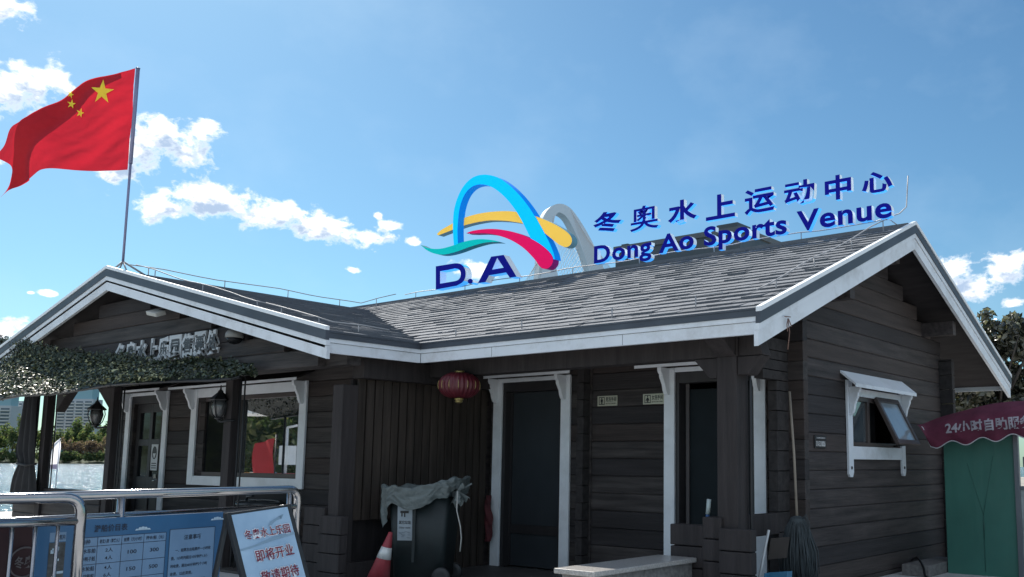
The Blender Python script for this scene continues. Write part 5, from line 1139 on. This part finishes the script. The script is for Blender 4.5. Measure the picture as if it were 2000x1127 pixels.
# ---- apartment towers, haze painted in as paler wall and roof block colours
def tower(label, x0, x1, ytop, yb, dist, floors, col, cap_):
    a = far(dist, x0, ytop); b = far(dist, x1, ytop); zt_ = (a[2]+b[2])/2; zb_ = 0; u = b-a; u[2] = 0; wd = np.linalg.norm(u); u /= wd; n_ = np.array((u[1], -u[0], 0)); n_ = n_ if np.dot(n_, -a*(1, 1, 0)) > 0 else -n_
    t_ = thing('apartment_tower', label, 'building', (a[0]+u[0]*wd/2, a[1]+u[1]*wd/2, 0)); o_ = np.array((a[0], a[1], 0)); dp_ = wd*.5
    q = MB(); q.obox(o_-n_*dp_, u*wd, n_*dp_, Z3*zt_, 0); q.build('wall', [mat('tower_wall_'+col[0], col[1], .8, var=.06, scale=(.05, .05, .05))], t_)
    wm = MATS.get('tower_window') or mat('tower_window', (.10, .13, .16), .2, var=.3, scale=(.3, .3, .3)); bands = MB(); wins = MB(); fh = 3.0; nb_ = max(3, int(wd/8))
    z = zt_-2.2; k = 0
    while z > 2 and k < floors:
        for i in range(nb_):
            q0 = o_+u*(wd*(i+.12)/nb_)+Z3*(z-1.5); wins.obox(q0, u*(wd*.76/nb_), n_*.12, Z3*1.5)
            bands.obox(o_+u*(wd*(i+.06)/nb_)+Z3*(z-2.65), u*(wd*.88/nb_), n_*1.1, Z3*1.0)
        z -= fh; k += 1
    wins.build('window', [wm], t_)['kind'] = 'stuff'; bands.build('balcony', [MATS.get('balcony_white') or mat('balcony_white', (.56, .55, .54), .7, var=.06)], t_)['kind'] = 'stuff'
    if cap_:
        q = MB(); q.obox(o_+u*wd*cap_[0]-n_*dp_*.8+Z3*zt_, u*wd*(cap_[1]-cap_[0]), n_*dp_*.7, Z3*cap_[2], 0); q.build('roof_block', [mat('roof_block_'+col[0], cap_[3], .6, var=.05)], t_)
    return t_
tower('tall pale apartment tower with rows of balconies seen between the posts', 113, 182, 779, 905, 900, 22, ('grey', (.46, .47, .50)), (.08, .94, 16, (.24, .40, .46)))
tower('apartment block at the far left edge beyond the lake', -45, 22, 792, 905, 820, 20, ('left', (.48, .49, .51)), (.0, .95, 14, (.26, .42, .48)))
tower('slim pale tower beside the leftmost apartment block', 24, 44, 783, 905, 860, 22, ('slim', (.48, .49, .52)), None)
gq = MB(); a = far(420, 132, 860); b = far(420, 205, 856); u = (b-a)*(1, 1, 0); n_ = np.array((u[1], -u[0], 0)); n_ /= np.linalg.norm(n_); gs0 = thing('low_shed', 'long low teal shed among the far trees', 'building', (a[0], a[1], 0)); gq.obox((a[0], a[1], 0), u, n_*12, Z3*7.6); gq.build('wall', [mat('shed_teal', (.06, .24, .27), .6)], gs0)
a_ = np.array((a[0], a[1], 7.6)); gq = MB(); gq.prism([a_-n_*.6, a_+n_*6+Z3*1.8, a_+n_*12.6], u); gq.build('roof', [mat('shed_roof', (.10, .30, .33), .5)], gs0)
# ---- white flag on the shore
c_ = far(30, 110, 965); wfz = far(30, 117, 856); wf_ = thing('beach_flag', 'white feather flag on a thin pole at the near lake edge', 'flag', (wfz[0], wfz[1], 0))
q = MB(); q.tube([(wfz[0], wfz[1], -.0), wfz], [.018, .010], 6); q.build('pole', [mat('flag_pole_white', (.55, .55, .62), .4)], wf_)
fe = [((117.5, 856), (117.5, 857)), ((104, 866), (117.2, 866)), ((100, 880), (116.8, 880)), ((97, 900), (116, 900)), ((95, 916), (115, 917))]
def wfp(u, v):
    l = edge([np.array(e_[0], float) for e_ in fe], v); r_ = edge([np.array(e_[1], float) for e_ in fe], v); p_ = far(30, *(l*(1-u)+r_*u)); return p_+CFW*.05*math.sin(u*6+v*5)
q = MB(); q.grid(wfp, 10, 14, 0, mf=lambda u, v: 1 if (v > .86 and u < .8) else 0); fm = mat('flag_white', (.80, .80, .82), .8, var=.04); t = fm.node_tree; b = t.nodes['Principled BSDF']; o_ = t.nodes['Material Output']; tn = t.nodes.new('ShaderNodeBsdfTranslucent'); tn.inputs[0].default_value = (.85, .83, .86, 1); ms = t.nodes.new('ShaderNodeMixShader'); ms.inputs[0].default_value = .6; t.links.new(b.outputs[0], ms.inputs[1]); t.links.new(tn.outputs[0], ms.inputs[2]); t.links.new(ms.outputs[0], o_.inputs[0])
q.build('flag_cloth', [fm, mat('flag_lilac', (.5, .42, .55), .8)], wf_)
# ------------------------------------------------------------------ arch bridge far behind
DB = 400
def bz(zx, zy, d=DB): return far(d, 800+zx*.26616, 320+zy*.26616)
brg = thing('arch_bridge', 'tall white leaning arch of a cable bridge far behind the roof sign', 'bridge', tuple(far(DB, 1130, 895)*(1, 1, 0)))
oo = smooth([(930, 1000), (945, 850), (960, 640), (970, 480), (978, 405), (1003, 350), (1040, 312), (1090, 293), (1140, 300), (1190, 335), (1240, 400), (1290, 480), (1340, 572), (1390, 682), (1440, 805), (1500, 1000)], 4)
ii = smooth([(1370, 1000), (1325, 805), (1282, 665), (1240, 560), (1200, 472), (1162, 402), (1130, 370), (1100, 357), (1082, 364), (1066, 392), (1058, 440), (1055, 520), (1060, 640), (1075, 760), (1095, 850), (1110, 1000)], 4)
q = MB(); ext = CFW*5-CR*2.6; ext[2] = 0; ringp = [bz(*p_) for p_ in oo]+[bz(*p_) for p_ in ii]
q.prism(ringp, ext, 0, 0, 0); q.build('arch', [mat('bridge_white', (.72, .78, .86), .6, var=.04, scale=(.05, .05, .05))], brg)  # white with a bluish haze tint painted in
cb = MB()
for k in range(16):
    t_ = k/15; a = (1180+120*t_+0, 330+210*t_); b = (1400+260*t_, 1000-120*t_*0); cb.tube([bz(*a), bz(b[0], b[1])], .09, 4)
for k in range(12):
    t_ = k/11; a = (1040+60*t_*.3, 560-180*t_); b = (760+20*t_*8, 1000); cb.tube([bz(*a), bz(*b)], .09, 4)
for k in range(12):
    t_ = k/11; a = (1075, 430+30*t_); b = (1140+330*t_, 980); cb.tube([bz(*a, DB+6), bz(*b, DB+6)], .08, 4)
for k in range(9):
    t_ = k/8; a = (1230+90*t_, 500+230*t_); b = (960+140*t_, 990); cb.tube([bz(*a, DB+3), bz(*b, DB+3)], .08, 4)
cbo = cb.build('cables', [mat('cable_white', (.6, .6, .6), .5)], brg)
q = MB(); a = far(DB, 880, 880)*(1, 1, 0)+Z3*4; b = far(DB, 1700, 880)*(1, 1, 0)+Z3*4; q.obox(a, b-a, CFW*(1, 1, 0)*14, Z3*2.5); q.build('deck', [mat('bridge_deck', (.4, .4, .4), .7)], brg)
# ---- dark glazed building
db = thing('glass_building', 'dark grey glazed building rising behind the roof lettering', 'building', (-31, 48, 0)); xb0, xb1 = -35.2, -26.27; zt_ = 14.5
DG = mat('dark_cladding', (.062, .072, .082), .35, var=.2, scale=(.4, .4, .4)); DGG = mat('dark_building_glass', (.04, .05, .06), .12, spec=.7, var=.15, scale=(.3, .3, .3))
q = MB(); q.box(xb0, xb1, 45, 50.4, 0, zt_); q.build('wall', [DG], db)
q = MB()
for k in range(10): x = xb0+.4+k*.86; q.box(x, x+.74, 44.95, 44.99, 9.6, 12.9); q.box(x, x+.74, 44.95, 44.99, 5.6, 9.2)
for k in range(5): y = 45.5+k*.98; q.box(xb1+.01, xb1+.05, y, y+.86, 9.6, 12.9)
wn_ = q.build('window', [DGG], db); wn_['kind'] = 'stuff'
q = MB(); q.box(xb0-.1, xb1+.1, 44.9, 45.1, zt_-.25, zt_+.06); q.box(xb1-.1, xb1+.1, 45.1, 50.5, zt_-.25, zt_+.06); q.box(xb0, xb1, 44.93, 44.98, 13.1, 13.2); q.build('parapet', [mat('parapet_grey', (.10, .11, .12), .5)], db)
q = MB(); q.box(-28.0, -26.6, 45.3, 46.8, zt_, zt_+.42); q.build('roof_unit', [DG], db)
q = MB(); q.box(-34.9, -34.4, 45.2, 45.8, zt_, zt_+.22); q.build('roof_unit', [DG], db)
# ------------------------------------------------------------------ things beside the viewer that show mirrored in the porch window
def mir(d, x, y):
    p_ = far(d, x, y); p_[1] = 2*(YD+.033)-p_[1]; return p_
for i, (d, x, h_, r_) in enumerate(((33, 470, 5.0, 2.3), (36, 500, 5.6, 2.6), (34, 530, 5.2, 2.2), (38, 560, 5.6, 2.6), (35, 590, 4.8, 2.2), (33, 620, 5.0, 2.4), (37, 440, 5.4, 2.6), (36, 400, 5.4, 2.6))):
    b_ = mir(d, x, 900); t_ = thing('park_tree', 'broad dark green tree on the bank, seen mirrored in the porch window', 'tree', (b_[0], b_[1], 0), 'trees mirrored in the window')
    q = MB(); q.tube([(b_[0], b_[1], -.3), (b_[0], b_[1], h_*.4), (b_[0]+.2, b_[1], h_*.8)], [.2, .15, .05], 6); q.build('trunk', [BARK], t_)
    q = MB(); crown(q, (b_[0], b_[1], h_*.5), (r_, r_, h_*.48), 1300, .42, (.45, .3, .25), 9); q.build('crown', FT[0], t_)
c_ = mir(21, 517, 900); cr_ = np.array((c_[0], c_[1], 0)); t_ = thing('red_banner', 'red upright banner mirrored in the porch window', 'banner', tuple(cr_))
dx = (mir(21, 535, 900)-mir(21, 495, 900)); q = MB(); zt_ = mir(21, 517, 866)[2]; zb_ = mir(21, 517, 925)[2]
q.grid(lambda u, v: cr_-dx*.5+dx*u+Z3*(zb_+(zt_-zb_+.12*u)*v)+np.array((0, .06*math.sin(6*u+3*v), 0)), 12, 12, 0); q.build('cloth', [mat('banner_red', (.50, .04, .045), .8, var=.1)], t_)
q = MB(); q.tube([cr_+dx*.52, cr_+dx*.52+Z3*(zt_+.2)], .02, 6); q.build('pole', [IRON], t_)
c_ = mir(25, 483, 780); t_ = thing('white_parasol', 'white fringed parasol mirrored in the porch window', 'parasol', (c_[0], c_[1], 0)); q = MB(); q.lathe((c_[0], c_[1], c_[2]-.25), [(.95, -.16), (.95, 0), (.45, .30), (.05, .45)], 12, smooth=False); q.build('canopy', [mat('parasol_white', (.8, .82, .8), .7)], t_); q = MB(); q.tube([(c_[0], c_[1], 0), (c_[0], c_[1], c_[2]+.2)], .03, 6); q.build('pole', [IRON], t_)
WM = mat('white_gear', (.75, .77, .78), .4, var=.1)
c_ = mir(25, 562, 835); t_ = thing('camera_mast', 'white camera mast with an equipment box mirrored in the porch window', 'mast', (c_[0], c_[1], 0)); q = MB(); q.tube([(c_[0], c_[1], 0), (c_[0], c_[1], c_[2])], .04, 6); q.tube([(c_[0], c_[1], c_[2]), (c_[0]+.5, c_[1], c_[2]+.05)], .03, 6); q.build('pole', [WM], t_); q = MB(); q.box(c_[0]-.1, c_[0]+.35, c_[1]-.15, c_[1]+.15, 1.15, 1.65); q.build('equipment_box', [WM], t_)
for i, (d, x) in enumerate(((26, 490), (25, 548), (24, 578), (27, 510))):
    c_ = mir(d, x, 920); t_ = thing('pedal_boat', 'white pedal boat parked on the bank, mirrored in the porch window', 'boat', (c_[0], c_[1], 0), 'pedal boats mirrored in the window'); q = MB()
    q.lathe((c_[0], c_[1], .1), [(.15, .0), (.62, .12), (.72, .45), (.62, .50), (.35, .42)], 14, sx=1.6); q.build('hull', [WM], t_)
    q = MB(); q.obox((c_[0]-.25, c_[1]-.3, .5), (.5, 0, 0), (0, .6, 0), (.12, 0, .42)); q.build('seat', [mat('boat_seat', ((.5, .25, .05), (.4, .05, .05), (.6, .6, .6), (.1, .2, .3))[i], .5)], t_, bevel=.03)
